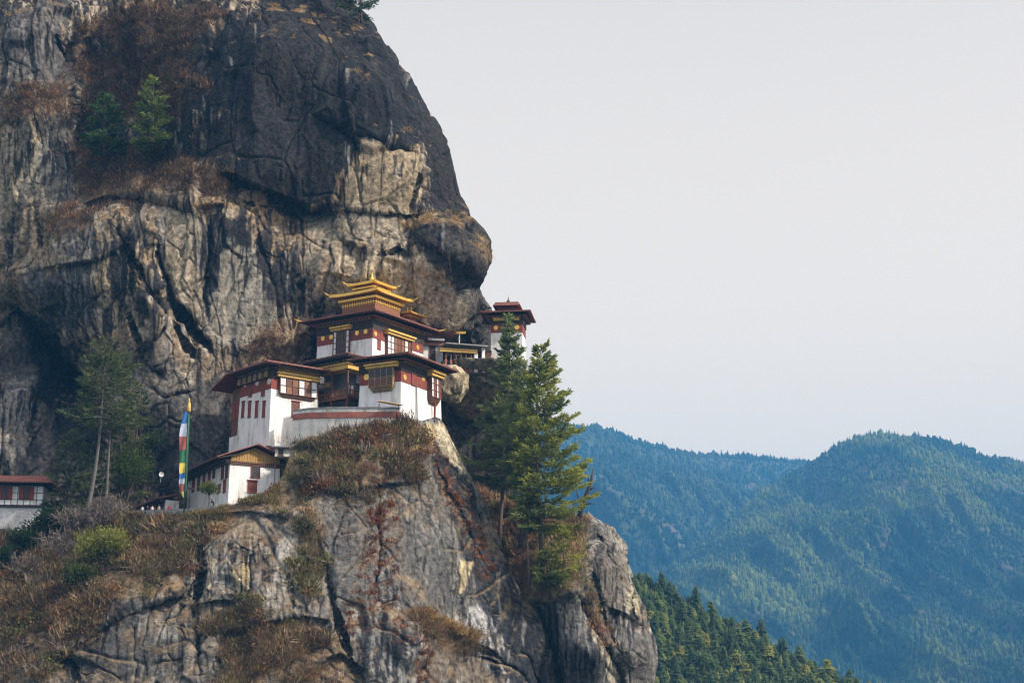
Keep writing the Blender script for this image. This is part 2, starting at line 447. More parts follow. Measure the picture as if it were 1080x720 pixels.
zonesA = [
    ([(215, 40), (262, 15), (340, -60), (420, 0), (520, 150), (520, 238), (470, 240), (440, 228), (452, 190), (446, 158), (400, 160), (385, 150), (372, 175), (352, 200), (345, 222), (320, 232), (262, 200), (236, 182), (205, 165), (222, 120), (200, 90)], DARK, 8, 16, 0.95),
    ([(100, 20), (215, 10), (235, 60), (205, 95), (160, 75), (110, 70)], (0.028, 0.026, 0.027), 8, 14, 0.85),
    ([(325, 258), (440, 262), (500, 312), (505, 350), (430, 350), (330, 310)], (0.36, 0.29, 0.205), 6, 10, 0.85),  # alcove painted paler, standing in for light lost under the overhang
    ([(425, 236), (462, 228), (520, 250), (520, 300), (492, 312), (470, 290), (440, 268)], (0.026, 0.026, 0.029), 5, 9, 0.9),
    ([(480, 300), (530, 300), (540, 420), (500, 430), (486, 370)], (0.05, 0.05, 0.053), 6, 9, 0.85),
    ([(386, 150), (444, 160), (447, 188), (430, 227), (358, 220), (368, 190)], PALE, 4, 8, 0.85),
    ([(318, 228), (430, 230), (428, 262), (360, 258), (320, 250)], (0.27, 0.225, 0.165), 5, 8, 0.8),
    ([(30, 285), (90, 278), (100, 330), (80, 350), (45, 340)], (0.07, 0.07, 0.075), 8, 14, 0.8),
    ([(45, 225), (100, 215), (105, 265), (60, 280)], (0.10, 0.095, 0.09), 8, 14, 0.7),
    ([(105, 238), (128, 245), (122, 300), (105, 330), (100, 290)], PALE, 6, 9, 0.7),
    ([(172, 222), (214, 232), (217, 330), (205, 340), (180, 300)], (0.30, 0.245, 0.17), 4, 8, 0.8),
    ([(230, 260), (268, 262), (288, 330), (270, 370), (220, 350)], (0.27, 0.24, 0.195), 6, 12, 0.75),
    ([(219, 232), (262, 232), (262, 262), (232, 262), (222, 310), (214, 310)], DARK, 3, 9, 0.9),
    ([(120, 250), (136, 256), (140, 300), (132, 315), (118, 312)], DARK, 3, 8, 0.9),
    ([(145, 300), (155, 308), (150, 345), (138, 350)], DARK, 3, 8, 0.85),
    ([(150, 355), (178, 360), (205, 410), (180, 440), (150, 425), (140, 390)], (0.17, 0.15, 0.13), 6, 10, 0.7),
    ([(160, 420), (240, 395), (245, 520), (150, 520)], (0.085, 0.08, 0.077), 8, 10, 0.85),
    ([(0, 140), (75, 140), (80, 200), (40, 225), (0, 230)], (0.33, 0.275, 0.2), 8, 16, 0.6),
    ([(40, 130), (66, 125), (84, 165), (84, 215), (45, 215)], (0.06, 0.058, 0.06), 6, 16, 0.8),
    ([(0, 20), (70, 0), (70, 90), (0, 110)], (0.10, 0.092, 0.088), 8, 14, 0.8),
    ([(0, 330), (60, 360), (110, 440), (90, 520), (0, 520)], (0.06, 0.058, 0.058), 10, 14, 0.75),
    ([(18, 318), (58, 345), (112, 438), (100, 490), (62, 470), (34, 400)], DARK, 6, 9, 0.9),  # chasm: shade of the deep recess painted into the rock colour
    ([(0, 400), (34, 404), (42, 430), (28, 470), (0, 500)], (0.27, 0.25, 0.22), 4, 10, 0.7),
    ([(270, 340), (320, 335), (325, 400), (250, 400)], (0.26, 0.17, 0.10), 8, 12, 0.6),
    ([(465, 395), (570, 390), (570, 560), (480, 560)], (0.05, 0.046, 0.042), 8, 10, 0.85)]  # gully recess: its shadow painted dark over the rock
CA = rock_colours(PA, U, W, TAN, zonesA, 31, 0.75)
CA = run_stains(CA, U, W, [(100, 145, 230, 262, 26, 30, 90), (205, 280, 225, 262, 42, 30, 110), (145, 205, 215, 240, 12, 25, 70), (280, 320, 225, 250, 8, 20, 60), (0, 90, 130, 170, 44, 25, 80), (0, 45, 395, 420, 22, 30, 80), (180, 240, 90, 130, 22, 20, 60), (345, 450, 150, 180, 16, 20, 50), (300, 500, 225, 262, 36, 12, 45), (0, 60, 5, 40, 18, 20, 60), (40, 110, 225, 300, 22, 30, 90), (240, 470, 20, 130, 26, 15, 45)], 55)
veg_polys_A = [[(78, 30), (150, 0), (240, 15), (190, 60), (225, 95), (130, 110), (70, 85)], [(85, 130), (130, 150), (200, 165), (240, 180), (240, 208), (170, 212), (110, 225), (80, 205), (78, 160)],
               [(40, 230), (80, 215), (110, 225), (60, 260)], [(0, 95), (70, 80), (78, 120), (0, 135)], [(262, 358), (318, 352), (318, 376), (258, 384)], [(90, 60), (200, 60), (190, 130), (85, 130)]]
vegA = np.zeros_like(U)
for p in veg_polys_A:
    vegA = np.maximum(vegA, sstep(-8, 12, inpoly(UW, WW, p)))
q = PA.reshape(-1, 3)
nzv = fbm(q / 3.0, 4, 77).reshape(U.shape)
up = sstep(0.25, 0.6, NA[..., 2] + 0.25 * nzv)
vegm = np.clip(vegA * sstep(-0.5, 0.2, nzv + 0.7 * NA[..., 2] + 0.15), 0, 1)
browns = paint(np.full(U.shape + (3,), (0.075, 0.050, 0.034)), sstep(-0.2, 0.4, fbm(q / 1.7, 3, 78).reshape(U.shape)), (0.14, 0.085, 0.05))
CA = CA * (1 - 0.8 * vegm[..., None]) + browns * 0.8 * vegm[..., None]
ledge = sstep(0.45, 0.75, NA[..., 2] + 0.2 * nzv) * sstep(0.1, 0.4, nzv) * (W > -20)
ledge_line, _ = polydist(UW, WW, [(428, 235), (455, 232), (480, 238), (505, 255), (512, 275)])
straw = np.maximum(ledge * 0.7 * sstep(0.05, 0.25, fbm(q / np.array([3.0, 3.0, 0.7]), 3, 79).reshape(U.shape)), np.exp(-(ledge_line / 6) ** 2) * sstep(-0.25, 0.25, nzv))
CA = paint(CA, straw, (0.26, 0.17, 0.085))
CA = paint(CA, np.clip(np.maximum(cr * 0.5, crk * 0.75), 0, 1), (0.035, 0.033, 0.033))
bot = PA[-1:].copy(); bot[..., 2] = -245
PAx = np.concatenate([PA, bot]); CAx = np.concatenate([CA, CA[-1:]])
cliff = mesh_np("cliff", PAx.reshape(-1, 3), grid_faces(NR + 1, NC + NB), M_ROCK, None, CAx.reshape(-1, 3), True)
set_tag(cliff, kind='structure')

# ---------- lower spur that carries the monastery
TOPB = [(-90, 575), (-20, 566), (0, 562), (30, 558), (70, 552), (110, 545), (135, 547), (170, 547), (215, 540), (240, 533), (262, 527), (285, 519), (298, 501), (308, 472), (330, 463), (360, 456), (400, 446),
        (425, 440), (445, 444), (458, 440), (464, 442), (470, 452), (485, 482), (498, 506)]
SILB = [(430, 463), (445, 465), (460, 471), (478, 481), (505, 498), (545, 516), (590, 536), (640, 557), (690, 577), (720, 591), (800, 626)]
ctrlB = [(-90, 560, 10), (0, 560, 4), (70, 550, 4), (130, 540, 2), (170, 540, -4), (240, 527, -8), (290, 505, -7), (305, 470, -4), (360, 455, -3), (420, 445, -2), (462, 446, 1),
         (-60, 640, -6), (0, 640, -10), (60, 620, -13), (120, 600, -14), (170, 580, -13), (220, 560, -14), (280, 540, -13), (330, 510, -10), (398, 500, -9), (440, 490, -4), (480, 490, 3),
         (0, 720, -22), (60, 690, -22), (130, 650, -21), (200, 620, -19), (260, 600, -18), (300, 600, -18), (330, 580, -16), (398, 570, -13), (450, 560, -8), (490, 560, -1), (512, 545, 5),
         (150, 720, -24), (220, 700, -25), (300, 690, -24), (350, 690, -22), (398, 640, -16), (450, 640, -12), (500, 630, -4), (540, 620, 3), (440, 700, -15), (500, 700, -8), (550, 690, 0), (580, 710, 4),
         (-60, 800, -28), (150, 800, -30), (350, 800, -28), (500, 800, -14), (610, 790, 4)]
fB = rbf(ctrlB)
NR, NC, NB, NT = 400, 620, 24, 18
S = np.linspace(0, 1, NC); T = np.linspace(0, 1, NR)
# columns follow straight lines from the top edge to the bottom edge
topx = -90 + (498 + 90) * S; topy = interp(topx, TOPB)
botx = -90 + (626 + 90) * S
U = topx[None] + (botx - topx)[None] * (T[:, None] ** 1.0)
W = topy[None] + (800 - topy)[None] * T[:, None]
silr = interp(W, SILB)
# squeeze the last columns onto the outline
U = -90 + (U + 90) * ((silr[:, -1:] + 90) / (U[:, -1:] + 90))
Yd = 300 + fB(U, W)
edge = np.clip((U - (silr - 16)) / 16, 0, 1)
Yd += 3.0 * (1 - np.sqrt(np.clip(1 - edge ** 2, 0, 1)))
def step2(Yd, line, depth, reach, sharp=3.0):
    l = interp(U, line); x0, x1 = line[0][0], line[-1][0]
    m = sstep(x0 - 8, x0 + 8, U) * (1 - sstep(x1 - 8, x1 + 8, U))
    d = W - l
    return Yd + depth * m * sstep(-sharp, sharp, d) * np.exp(-np.clip(d, 0, 1e9) / reach)
UW = U + 1.6 * fbm(np.stack([U.ravel() / 4, W.ravel() / 4, 0 * U.ravel()], -1), 2, 8).reshape(U.shape) + 5 * fbm(np.stack([U.ravel() / 22, W.ravel() / 22, 0 * U.ravel() + 3], -1), 3, 15).reshape(U.shape)
WW = W + 5 * fbm(np.stack([U.ravel() / 22, W.ravel() / 22, 0 * U.ravel() + 12], -1), 3, 16).reshape(U.shape)
# ledges jut out: nearer above the line, back below
for line, dp, rc in [([(428, 655), (452, 650), (470, 660), (490, 672), (520, 690)], 2.4, 40), ([(235, 668), (270, 660), (310, 650), (345, 655)], 2.2, 40), ([(200, 640), (240, 632), (270, 640)], 1.6, 40),
                     ([(300, 610), (325, 590), (345, 600)], 1.6, 30), ([(60, 690), (100, 665), (140, 640), (190, 630), (215, 600)], 2.6, 60), ([(320, 510), (360, 520), (400, 512), (440, 508)], 1.5, 50),
                     ([(330, 700), (360, 690), (390, 712)], 2.0, 40), ([(210, 545), (260, 540), (320, 548)], 1.4, 40)]:
    Yd = step2(Yd, line, dp, rc)
cracksB = [([(398, 505), (400, 560), (398, 610), (402, 640), (418, 660), (440, 690), (460, 720)], 2.5, 1.6), ([(345, 600), (350, 635), (358, 660), (372, 700)], 3.5, 3.0), ([(205, 560), (212, 600), (206, 660), (212, 720)], 3, 2.2),
           ([(140, 650), (142, 720)], 2.5, 1.8), ([(50, 700), (75, 690), (80, 720)], 3, 2.0), ([(268, 580), (262, 620), (258, 660)], 2.5, 1.5), ([(452, 480), (475, 520), (500, 570), (512, 600)], 2.5, 1.2),
           ([(330, 560), (340, 590), (352, 618)], 2.5, 1.8), ([(545, 680), (560, 700), (575, 730)], 2.0, 2.2), ([(500, 690), (540, 705), (560, 725)], 2, 1.5), ([(480, 660), (520, 690), (548, 716)], 2, 1.2),
           ([(160, 660), (185, 650), (200, 640)], 1.8, 1.2), ([(225, 690), (240, 712), (236, 725)], 2, 1.3)]
crk = np.zeros_like(U)
for pts, wd, dp in cracksB:
    d, t = polydist(UW, WW, pts)
    taper = np.clip(np.minimum(t, 1 - t) * 6, 0.15, 1)
    g = np.exp(-(d / (0.62 * wd * (0.4 + 0.6 * taper))) ** 1.15)
    Yd += dp * g * taper
    crk = np.maximum(crk, g ** 1.5 * taper)
k = np.arange(1, NB + 1)
Pm = at(U, W, Yd)
kb = at(U[:, -1:] - 0.5 * k[None] ** 1.6, W[:, -1:] + 0 * k[None], Yd[:, -1:] + 0.35 * k[None] + 0.16 * k[None] ** 2)
Pm = np.concatenate([Pm, kb], 1)
UB = np.concatenate([U, np.repeat(U[:, -1:], NB, 1)], 1); WB = np.concatenate([W, np.repeat(W[:, -1:], NB, 1)], 1)
UW = np.concatenate([UW, np.repeat(UW[:, -1:], NB, 1)], 1); WW = np.concatenate([WW, np.repeat(WW[:, -1:], NB, 1)], 1)
crk = np.concatenate([crk, np.repeat(crk[:, -1:], NB, 1)], 1)
amp = 0.22 + 0.5 * sstep(0, 0.12, T)[:, None, None]
calmB = np.zeros_like(UB)
for poly in ([(335, 522), (450, 498), (470, 466), (605, 725), (540, 760), (470, 655), (415, 655), (400, 640), (345, 640)],):
    calmB = np.maximum(calmB, sstep(-8, 10, inpoly(UB, WB, poly)))
PB, cr, lump, blk = rough_rock(Pm, 1.0, 211, 0.9 * calmB)
PB = Pm + (PB - Pm) * amp
NBn = grid_normals(PB)
GREY = (0.15, 0.14, 0.128)
zonesB = [
    ([(398, 500), (450, 500), (505, 590), (520, 650), (470, 650), (420, 650), (400, 600)], (0.115, 0.108, 0.101), 6, 8, 0.8),
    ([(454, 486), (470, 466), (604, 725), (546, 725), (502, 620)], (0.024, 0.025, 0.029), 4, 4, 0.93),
    ([(330, 540), (398, 520), (398, 640), (350, 640)], (0.105, 0.098, 0.092), 6, 10, 0.8),
    ([(150, 640), (260, 600), (300, 720), (140, 720)], (0.16, 0.148, 0.13), 8, 12, 0.6),
    ([(300, 540), (330, 530), (325, 580), (300, 640), (280, 640), (290, 580)], (0.36, 0.33, 0.29), 5, 9, 0.75),
    ([(245, 600), (262, 595), (258, 630), (243, 640)], (0.46, 0.36, 0.19), 3, 6, 0.85),
    ([(212, 590), (225, 590), (218, 650), (210, 650)], (0.42, 0.37, 0.28), 3, 6, 0.8),
    ([(485, 592), (497, 596), (488, 622), (481, 628)], (0.45, 0.36, 0.21), 2, 4, 0.9),
    ([(420, 446), (470, 448), (466, 470), (440, 478), (415, 470), (400, 455)], (0.42, 0.31, 0.15), 4, 8, 0.8),
    ([(460, 440), (468, 448), (492, 500), (484, 502), (466, 470)], (0.50, 0.43, 0.30), 3, 5, 0.8),
    ([(505, 640), (520, 650), (505, 690), (480, 680)], (0.40, 0.39, 0.38), 4, 9, 0.6),
    ([(440, 665), (500, 690), (530, 720), (430, 720)], (0.16, 0.125, 0.09), 5, 9, 0.7),
    ([(55, 690), (140, 650), (142, 740), (40, 740)], (0.06, 0.057, 0.055), 5, 9, 0.85)]
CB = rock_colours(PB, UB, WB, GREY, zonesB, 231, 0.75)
CB = run_stains(CB, UB, WB, [(190, 330, 545, 620, 75, 30, 110), (340, 560, 500, 640, 45, 25, 90), (60, 240, 640, 690, 45, 20, 80), (470, 590, 560, 690, 40, 20, 70)], 56)
veg_polys_B = [[(-90, 560), (135, 535), (240, 520), (300, 480), (312, 460), (420, 444), (450, 470), (440, 505), (400, 515), (360, 525), (345, 512), (320, 535), (260, 540), (215, 580), (195, 620), (135, 640), (60, 690), (20, 720), (-90, 740)],
               [(240, 678), (300, 662), (345, 664), (372, 695), (380, 730), (232, 730)], [(305, 602), (335, 575), (345, 600), (325, 625)], [(195, 640), (270, 630), (280, 660), (200, 660)],
               [(430, 652), (455, 646), (500, 672), (480, 690), (430, 672)], [(300, 480), (345, 560), (330, 600), (318, 590), (300, 540)]]
vegB = np.zeros_like(UB)
qq = np.stack([UB.ravel() / 14, WB.ravel() / 14, 0 * UB.ravel()], -1)
wob1, wob2 = (11 * fbm(qq, 3, 291)).reshape(UB.shape), (11 * fbm(qq, 3, 292)).reshape(UB.shape)
for p in veg_polys_B:
    vegB = np.maximum(vegB, sstep(-9, 11, inpoly(UW + wob1, WW + wob2, p)))
qb = PB.reshape(-1, 3)
nzv = fbm(qb / 2.5, 4, 277).reshape(UB.shape)
rl, _ = polydist(UW, WW, [(455, 480), (475, 515), (500, 560), (515, 600)])
rl2, _ = polydist(UW, WW, [(395, 510), (405, 560), (396, 610), (385, 650)])
rl3, _ = polydist(UW, WW, [(412, 660), (440, 690), (455, 720)])
rust = np.maximum.reduce([np.exp(-(rl / 9) ** 2), np.exp(-(rl2 / 17) ** 2) * 0.75, np.exp(-(rl3 / 12) ** 2) * 0.8])
rust = rust * sstep(0.0, 0.3, fbm(qb / np.array([0.9, 0.9, 0.7]), 3, 279).reshape(UB.shape) + 0.05)
CB = paint(CB, 0.85 * rust, (0.20, 0.09, 0.045))
ledgeB = sstep(0.3, 0.65, NBn[..., 2] + 0.3 * nzv)
vegBm = np.clip(vegB * sstep(-0.55, 0.1, nzv + 0.6 * NBn[..., 2]), 0, 1)
browns = paint(np.full(UB.shape + (3,), (0.085, 0.060, 0.036)), sstep(-0.2, 0.4, fbm(qb / 1.4, 3, 278).reshape(UB.shape)), (0.17, 0.105, 0.055))
CB = CB * (1 - 0.85 * vegBm[..., None]) + browns * 0.85 * vegBm[..., None]
CB = paint(CB, ledgeB * 0.6, (0.22, 0.15, 0.08))
CB = paint(CB, np.clip(np.maximum(cr * 0.45, crk * 0.7), 0, 1), (0.04, 0.037, 0.035))
# level top behind the edge
kt = np.arange(NT, 0, -1)
top = np.repeat(PB[:1], NT, 0)
top[..., 1] += (kt * 1.1 + 0.10 * kt ** 2)[:, None]
top[..., 2] += -0.25 + 0.2 * fbm(top.reshape(-1, 3) / 3, 3, 280).reshape(top.shape[:2])
bot = PB[-1:].copy(); bot[..., 2] = -245
PBx = np.concatenate([top, PB, bot]); CBx = np.concatenate([np.repeat(CB[:1], NT, 0), CB, CB[-1:]])
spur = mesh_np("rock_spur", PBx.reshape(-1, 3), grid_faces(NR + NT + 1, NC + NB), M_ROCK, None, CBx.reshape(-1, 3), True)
set_tag(spur, kind='structure')

# ---------- wooded spur on the right, behind the gully
TOPC = [(470, 505), (500, 512), (520, 522), (545, 534), (575, 540), (600, 540), (618, 540), (630, 548), (645, 560), (655, 578)]
SILC = [(540, 632), (548, 638), (560, 648), (578, 657), (600, 665), (615, 669), (630, 673), (650, 681), (672, 688), (695, 692), (720, 692), (800, 700)]
ctrlC = [(470, 505, 45), (500, 512, 40), (540, 530, 30), (580, 538, 24), (610, 540, 20), (640, 556, 18), (655, 575, 20), (520, 560, 28), (560, 580, 17), (600, 580, 10), (640, 590, 8), (665, 610, 16),
         (530, 620, 24), (560, 632, 6), (600, 622, 1), (615, 640, 6), (640, 640, 7), (668, 640, 9), (685, 660, 14), (556, 690, 24), (600, 680, 0), (630, 690, 1), (650, 700, 7), (670, 690, 6), (690, 700, 12),
         (580, 800, 4), (640, 800, -2), (690, 800, 8)]
fC = rbf(ctrlC)
NR, NC, NB, NT = 300, 270, 20, 14
S = np.linspace(0, 1, NC); T = np.linspace(0, 1, NR)
topx = 460 + (640 - 460) * S; topy = interp(topx, TOPC)
botx = 480 + (700 - 480) * S
U = topx[None] + (botx - topx)[None] * T[:, None]
W = topy[None] + (800 - topy)[None] * T[:, None]
silr = interp(W, SILC)
U = 460 + (U - 460) * ((silr[:, -1:] - 460) / (U[:, -1:] - 460))
Yd = 300 + fC(U, W)
edge = np.clip((U - (silr - 18)) / 18, 0, 1)
Yd += 4.0 * (1 - np.sqrt(np.clip(1 - edge ** 2, 0, 1)))
UW = U + 1.6 * fbm(np.stack([U.ravel() / 4, W.ravel() / 4, 0 * U.ravel()], -1), 2, 8).reshape(U.shape) + 4 * fbm(np.stack([U.ravel() / 18, W.ravel() / 18, 0 * U.ravel() + 3], -1), 3, 25).reshape(U.shape)
WW = W + 4 * fbm(np.stack([U.ravel() / 18, W.ravel() / 18, 0 * U.ravel() + 12], -1), 3, 26).reshape(U.shape)
Yd = step2(Yd, [(552, 642), (575, 634), (606, 624)], 1.5, 60)
Yd = step2(Yd, [(640, 640), (660, 648), (680, 662)], 1.2, 40)
cracksC = [([(606, 624), (618, 645), (634, 675), (650, 705), (662, 730)], 3.5, 3.5), ([(668, 618), (666, 640), (672, 665)], 2.5, 1.6), ([(630, 560), (640, 585), (652, 600)], 2.5, 1.6), ([(625, 600), (634, 640), (640, 660)], 2.5, 1.8),
           ([(654, 640), (640, 660), (654, 690)], 2, 1.2)]
crk = np.zeros_like(U)
for pts, wd, dp in cracksC:
    d, t = polydist(UW, WW, pts)
    taper = np.clip(np.minimum(t, 1 - t) * 6, 0.15, 1)
    g = np.exp(-(d / (0.62 * wd * (0.4 + 0.6 * taper))) ** 1.15)
    Yd += dp * g * taper
    crk = np.maximum(crk, g ** 1.5 * taper)
k = np.arange(1, NB + 1)
Pm = at(U, W, Yd)
kb = at(U[:, -1:] - 0.5 * k[None] ** 1.6, W[:, -1:] + 0 * k[None], Yd[:, -1:] + 0.35 * k[None] + 0.14 * k[None] ** 2)
Pm = np.concatenate([Pm, kb], 1)
ext = lambda a: np.concatenate([a, np.repeat(a[:, -1:], NB, 1)], 1)
UC, WC, UW, WW, crk = ext(U), ext(W), ext(UW), ext(WW), ext(crk)
calmC = sstep(-5, 8, inpoly(UC, WC, [(550, 640), (606, 624), (660, 745), (560, 745)]))
PC, cr, lump, blk = rough_rock(Pm, 0.6, 411, 0.9 * calmC)
NCn = grid_normals(PC)
zonesC = [([(480, 590), (552, 636), (566, 650), (612, 760), (560, 760), (500, 640)], (0.03, 0.028, 0.027), 4, 5, 0.9), ([(550, 640), (606, 622), (660, 740), (560, 740)], (0.075, 0.073, 0.072), 4, 5, 0.9), ([(640, 560), (668, 610), (660, 640), (640, 640), (630, 600)], (0.12, 0.10, 0.085), 5, 8, 0.7),  # first zone: shade inside the cleft beside the lower spur, painted near-black
          ([(606, 622), (616, 630), (665, 735), (655, 735)], (0.42, 0.36, 0.26), 3, 5, 0.6), ([(645, 655), (690, 670), (694, 740), (660, 740)], (0.11, 0.104, 0.097), 5, 8, 0.8),
          ([(664, 612), (672, 612), (668, 650), (660, 655)], (0.42, 0.36, 0.22), 3, 5, 0.7)]
CC = rock_colours(PC, UC, WC, (0.17, 0.145, 0.115), zonesC, 431, 0.6)
CC = run_stains(CC, UC, WC, [(555, 660, 630, 690, 70, 20, 80), (630, 695, 570, 660, 50, 15, 60)], 57)
veg_polys_C = [[(460, 500), (600, 535), (620, 545), (618, 575), (612, 600), (612, 622), (606, 622), (552, 642), (500, 640)], [(620, 612), (632, 640), (648, 690), (638, 690), (614, 640)]]
vegC = np.zeros_like(UC)
for p in veg_polys_C:
    vegC = np.maximum(vegC, sstep(-5, 7, inpoly(UW, WW, p)))
qc = PC.reshape(-1, 3)
nzv = fbm(qc / 2.5, 4, 477).reshape(UC.shape)
vegCm = np.clip(vegC * sstep(-0.6, 0.1, nzv + 0.6 * NCn[..., 2]), 0, 1)
browns = paint(np.full(UC.shape + (3,), (0.10, 0.065, 0.04)), sstep(-0.2, 0.4, fbm(qc / 1.4, 3, 478).reshape(UC.shape)), (0.19, 0.105, 0.055))
CC = CC * (1 - 0.85 * vegCm[..., None]) + browns * 0.85 * vegCm[..., None]
CC = paint(CC, np.clip(np.maximum(cr * 0.45, crk * 0.7), 0, 1), (0.04, 0.037, 0.035))
kt = np.arange(NT, 0, -1)
top = np.repeat(PC[:1], NT, 0)
top[..., 1] += (kt * 0.9 + 0.10 * kt ** 2)[:, None]
top[..., 2] -= (0.04 * kt ** 1.5)[:, None]
bot = PC[-1:].copy(); bot[..., 2] = -245
PCx = np.concatenate([top, PC, bot]); CCx = np.concatenate([np.repeat(CC[:1], NT, 0), CC, CC[-1:]])
spur2 = mesh_np("wooded_spur", PCx.reshape(-1, 3), grid_faces(NR + NT + 1, NC + NB), M_ROCK, None, CCx.reshape(-1, 3), True)
set_tag(spur2, kind='structure')

def surf(Ug, Wg, Pg, px, py):
    """the rock surface at a point of the photograph"""
    d = (Ug - px) ** 2 + (Wg - py) ** 2
    i = np.unravel_index(np.argmin(d), d.shape)
    return Vector([float(x) for x in Pg[i]])
up = lambda p, dz: Vector((p.x, p.y, p.z + dz))
SB = lambda px, py, dz=0.0: up(surf(UB, WB, PB, px, py), dz)
SC = lambda px, py, dz=0.0: up(surf(UC, WC, PC, px, py), dz)
# ---------- rock ledge under the gallery and tower, and the loose boulder on it
def rock_lump(name, c, rad, seed, col, zones=None, n=(90, 60), amp=0.6, squash=None):
    th = np.linspace(0, 2 * np.pi, n[0]); ph = np.linspace(-np.pi / 2, np.pi / 2, n[1])
    T_, P_ = np.meshgrid(th, ph)
    e = 0.7
    sg = lambda x: np.sign(x) * np.abs(x) ** e
    P = np.stack([sg(np.cos(P_)) * sg(np.cos(T_)) * rad[0], sg(np.cos(P_)) * sg(np.sin(T_)) * rad[1], sg(np.sin(P_)) * rad[2]], -1)
    if squash is not None: P = squash(P)
    P = P + np.array(c)
    d = P - np.array(c); d = d / (np.linalg.norm(d, axis=2, keepdims=True) + 1e-9)
    q = P.reshape(-1, 3)
    A, _ = facets(q / np.array([3.2, 3.4, 3.8]), seed, 12); B, cb = facets(q / 1.3, seed + 9, 14)
    hgt = amp * (1.0 * A + 0.4 * B + 0.35 * fbm(q / 1.2, 4, seed + 3))
    P = P + d * hgt.reshape(P.shape[:2])[..., None]
    N_ = d
    tone = fbm(q / np.array([1.5, 1.5, 3.5]), 5, seed + 5).reshape(P.shape[:2])
    C = np.array(col) * (1 + 0.5 * tone[..., None])
    st = sstep(0.0, 0.35, fbm(q / np.array([0.8, 0.8, 9.0]), 4, seed + 6).reshape(P.shape[:2])) * 0.7
    C = paint(C, st, (0.06, 0.058, 0.055))
    P[:, -1] = P[:, 0]; P[0] = P[0].mean(0); P[-1] = P[-1].mean(0)
    return mesh_np(name, P.reshape(-1, 3), grid_faces(*P.shape[:2])[:, ::-1], M_ROCK, None, np.clip(C, 0.01, 0.6).reshape(-1, 3), True)
c = V(509, 391, 338)
def taper(P):
    d = np.clip(-P[..., 2] / 8.0, 0, 1)
    P = P.copy(); P[..., 1] += 7.0 * d ** 1.2; P[..., 0] = P[..., 0] * (1 - 0.25 * d) - 1.5 * d
    P[..., 2] = np.where(P[..., 2] > 0, P[..., 2] * 0.05, P[..., 2])
    return P
lg = rock_lump("rock_ledge", (c.x, c.y, c.z), (8.6, 11.5, 8.0), 601, (0.20, 0.165, 0.115), n=(170, 110), amp=0.6, squash=taper)
set_tag(lg, kind='structure')
c = V(474, 405, 318)
bd = rock_lump("boulder", (c.x, c.y, c.z), (2.6, 3.4, 3.3), 611, (0.36, 0.29, 0.19), amp=0.65)
set_tag(bd, "big pale sunlit boulder wedged below the pillared gallery, right of the cliff edge house roof", "boulder")
# ------------------------------------------------------------------ the buildings
M_WHITE = mat("limewash", (0.74, 0.72, 0.70), 0.9, 0.07, 0.8, 0.35, dirt=(0.34, 0.29, 0.22), dirt_scale=0.9, dirt_amt=0.9)
M_OLDW = mat("stained_limewash", (0.66, 0.62, 0.56), 0.92, 0.12, 0.8, 0.4, dirt=(0.22, 0.18, 0.13), dirt_scale=0.5, dirt_amt=0.85)
M_RED = mat("red_ochre_paint", (0.20, 0.040, 0.026), 0.8, 0.25, 1.5, dirt=(0.10, 0.04, 0.03), dirt_amt=0.5)
M_ROOFRED = mat("red_roof_sheet", (0.185, 0.055, 0.036), 0.6, 0.25, 0.8, dirt=(0.13, 0.07, 0.06), dirt_amt=0.6)
M_COPING = mat("terracotta_band", (0.33, 0.10, 0.065), 0.85, 0.25, 1.0, dirt=(0.2, 0.12, 0.09), dirt_amt=0.6)
M_GOLD = mat("gilded_copper", (0.80, 0.50, 0.10), 0.38, 0.15, 1.5, metal=0.55)
M_YEL = mat("yellow_painted_timber", (0.60, 0.37, 0.075), 0.6, 0.2, 2.0, dirt=(0.25, 0.13, 0.05), dirt_amt=0.5)
M_OCH = mat("ochre_boards", (0.36, 0.205, 0.045), 0.7, 0.25, 2.0, dirt=(0.22, 0.10, 0.03), dirt_amt=0.6)
M_TIM = mat("brown_timber", (0.125, 0.052, 0.030), 0.75, 0.35, 3.0)
M_DTIM = mat("dark_timber", (0.036, 0.024, 0.019), 0.85, 0.35, 2.0)
M_BRICK = mat("orange_timber_body", (0.21, 0.085, 0.035), 0.7, 0.3, 3.0)
M_BEAM = mat("weathered_beams", (0.25, 0.165, 0.085), 0.8, 0.3, 2.0)
M_PANE = mat("pale_window_paper", (0.62, 0.62, 0.64), 0.5, 0.08, 2.0)
M_DARKP = mat("dark_opening", (0.018, 0.016, 0.018), 0.4, 0.3, 2.0)
M_GREYW = mat("grey_plaster", (0.17, 0.165, 0.16), 0.9, 0.2, 1.0, dirt=(0.06, 0.055, 0.05), dirt_amt=0.7)
M_SLATE = mat("grey_sheet_roof", (0.26, 0.25, 0.25), 0.6, 0.3, 0.9, dirt=(0.10, 0.09, 0.08), dirt_amt=0.6)
M_STONE = mat("whitewashed_stone", (0.50, 0.49, 0.48), 0.95, 0.2, 2.5, 0.7, dirt=(0.26, 0.24, 0.21), dirt_amt=0.7)
M_DISC = mat("white_medallion_paint", (0.66, 0.58, 0.52), 0.7, 0.1, 2.0)
M_STEEL = mat("dull_steel", (0.30, 0.30, 0.31), 0.5, 0.15, 2.0, metal=0.6)

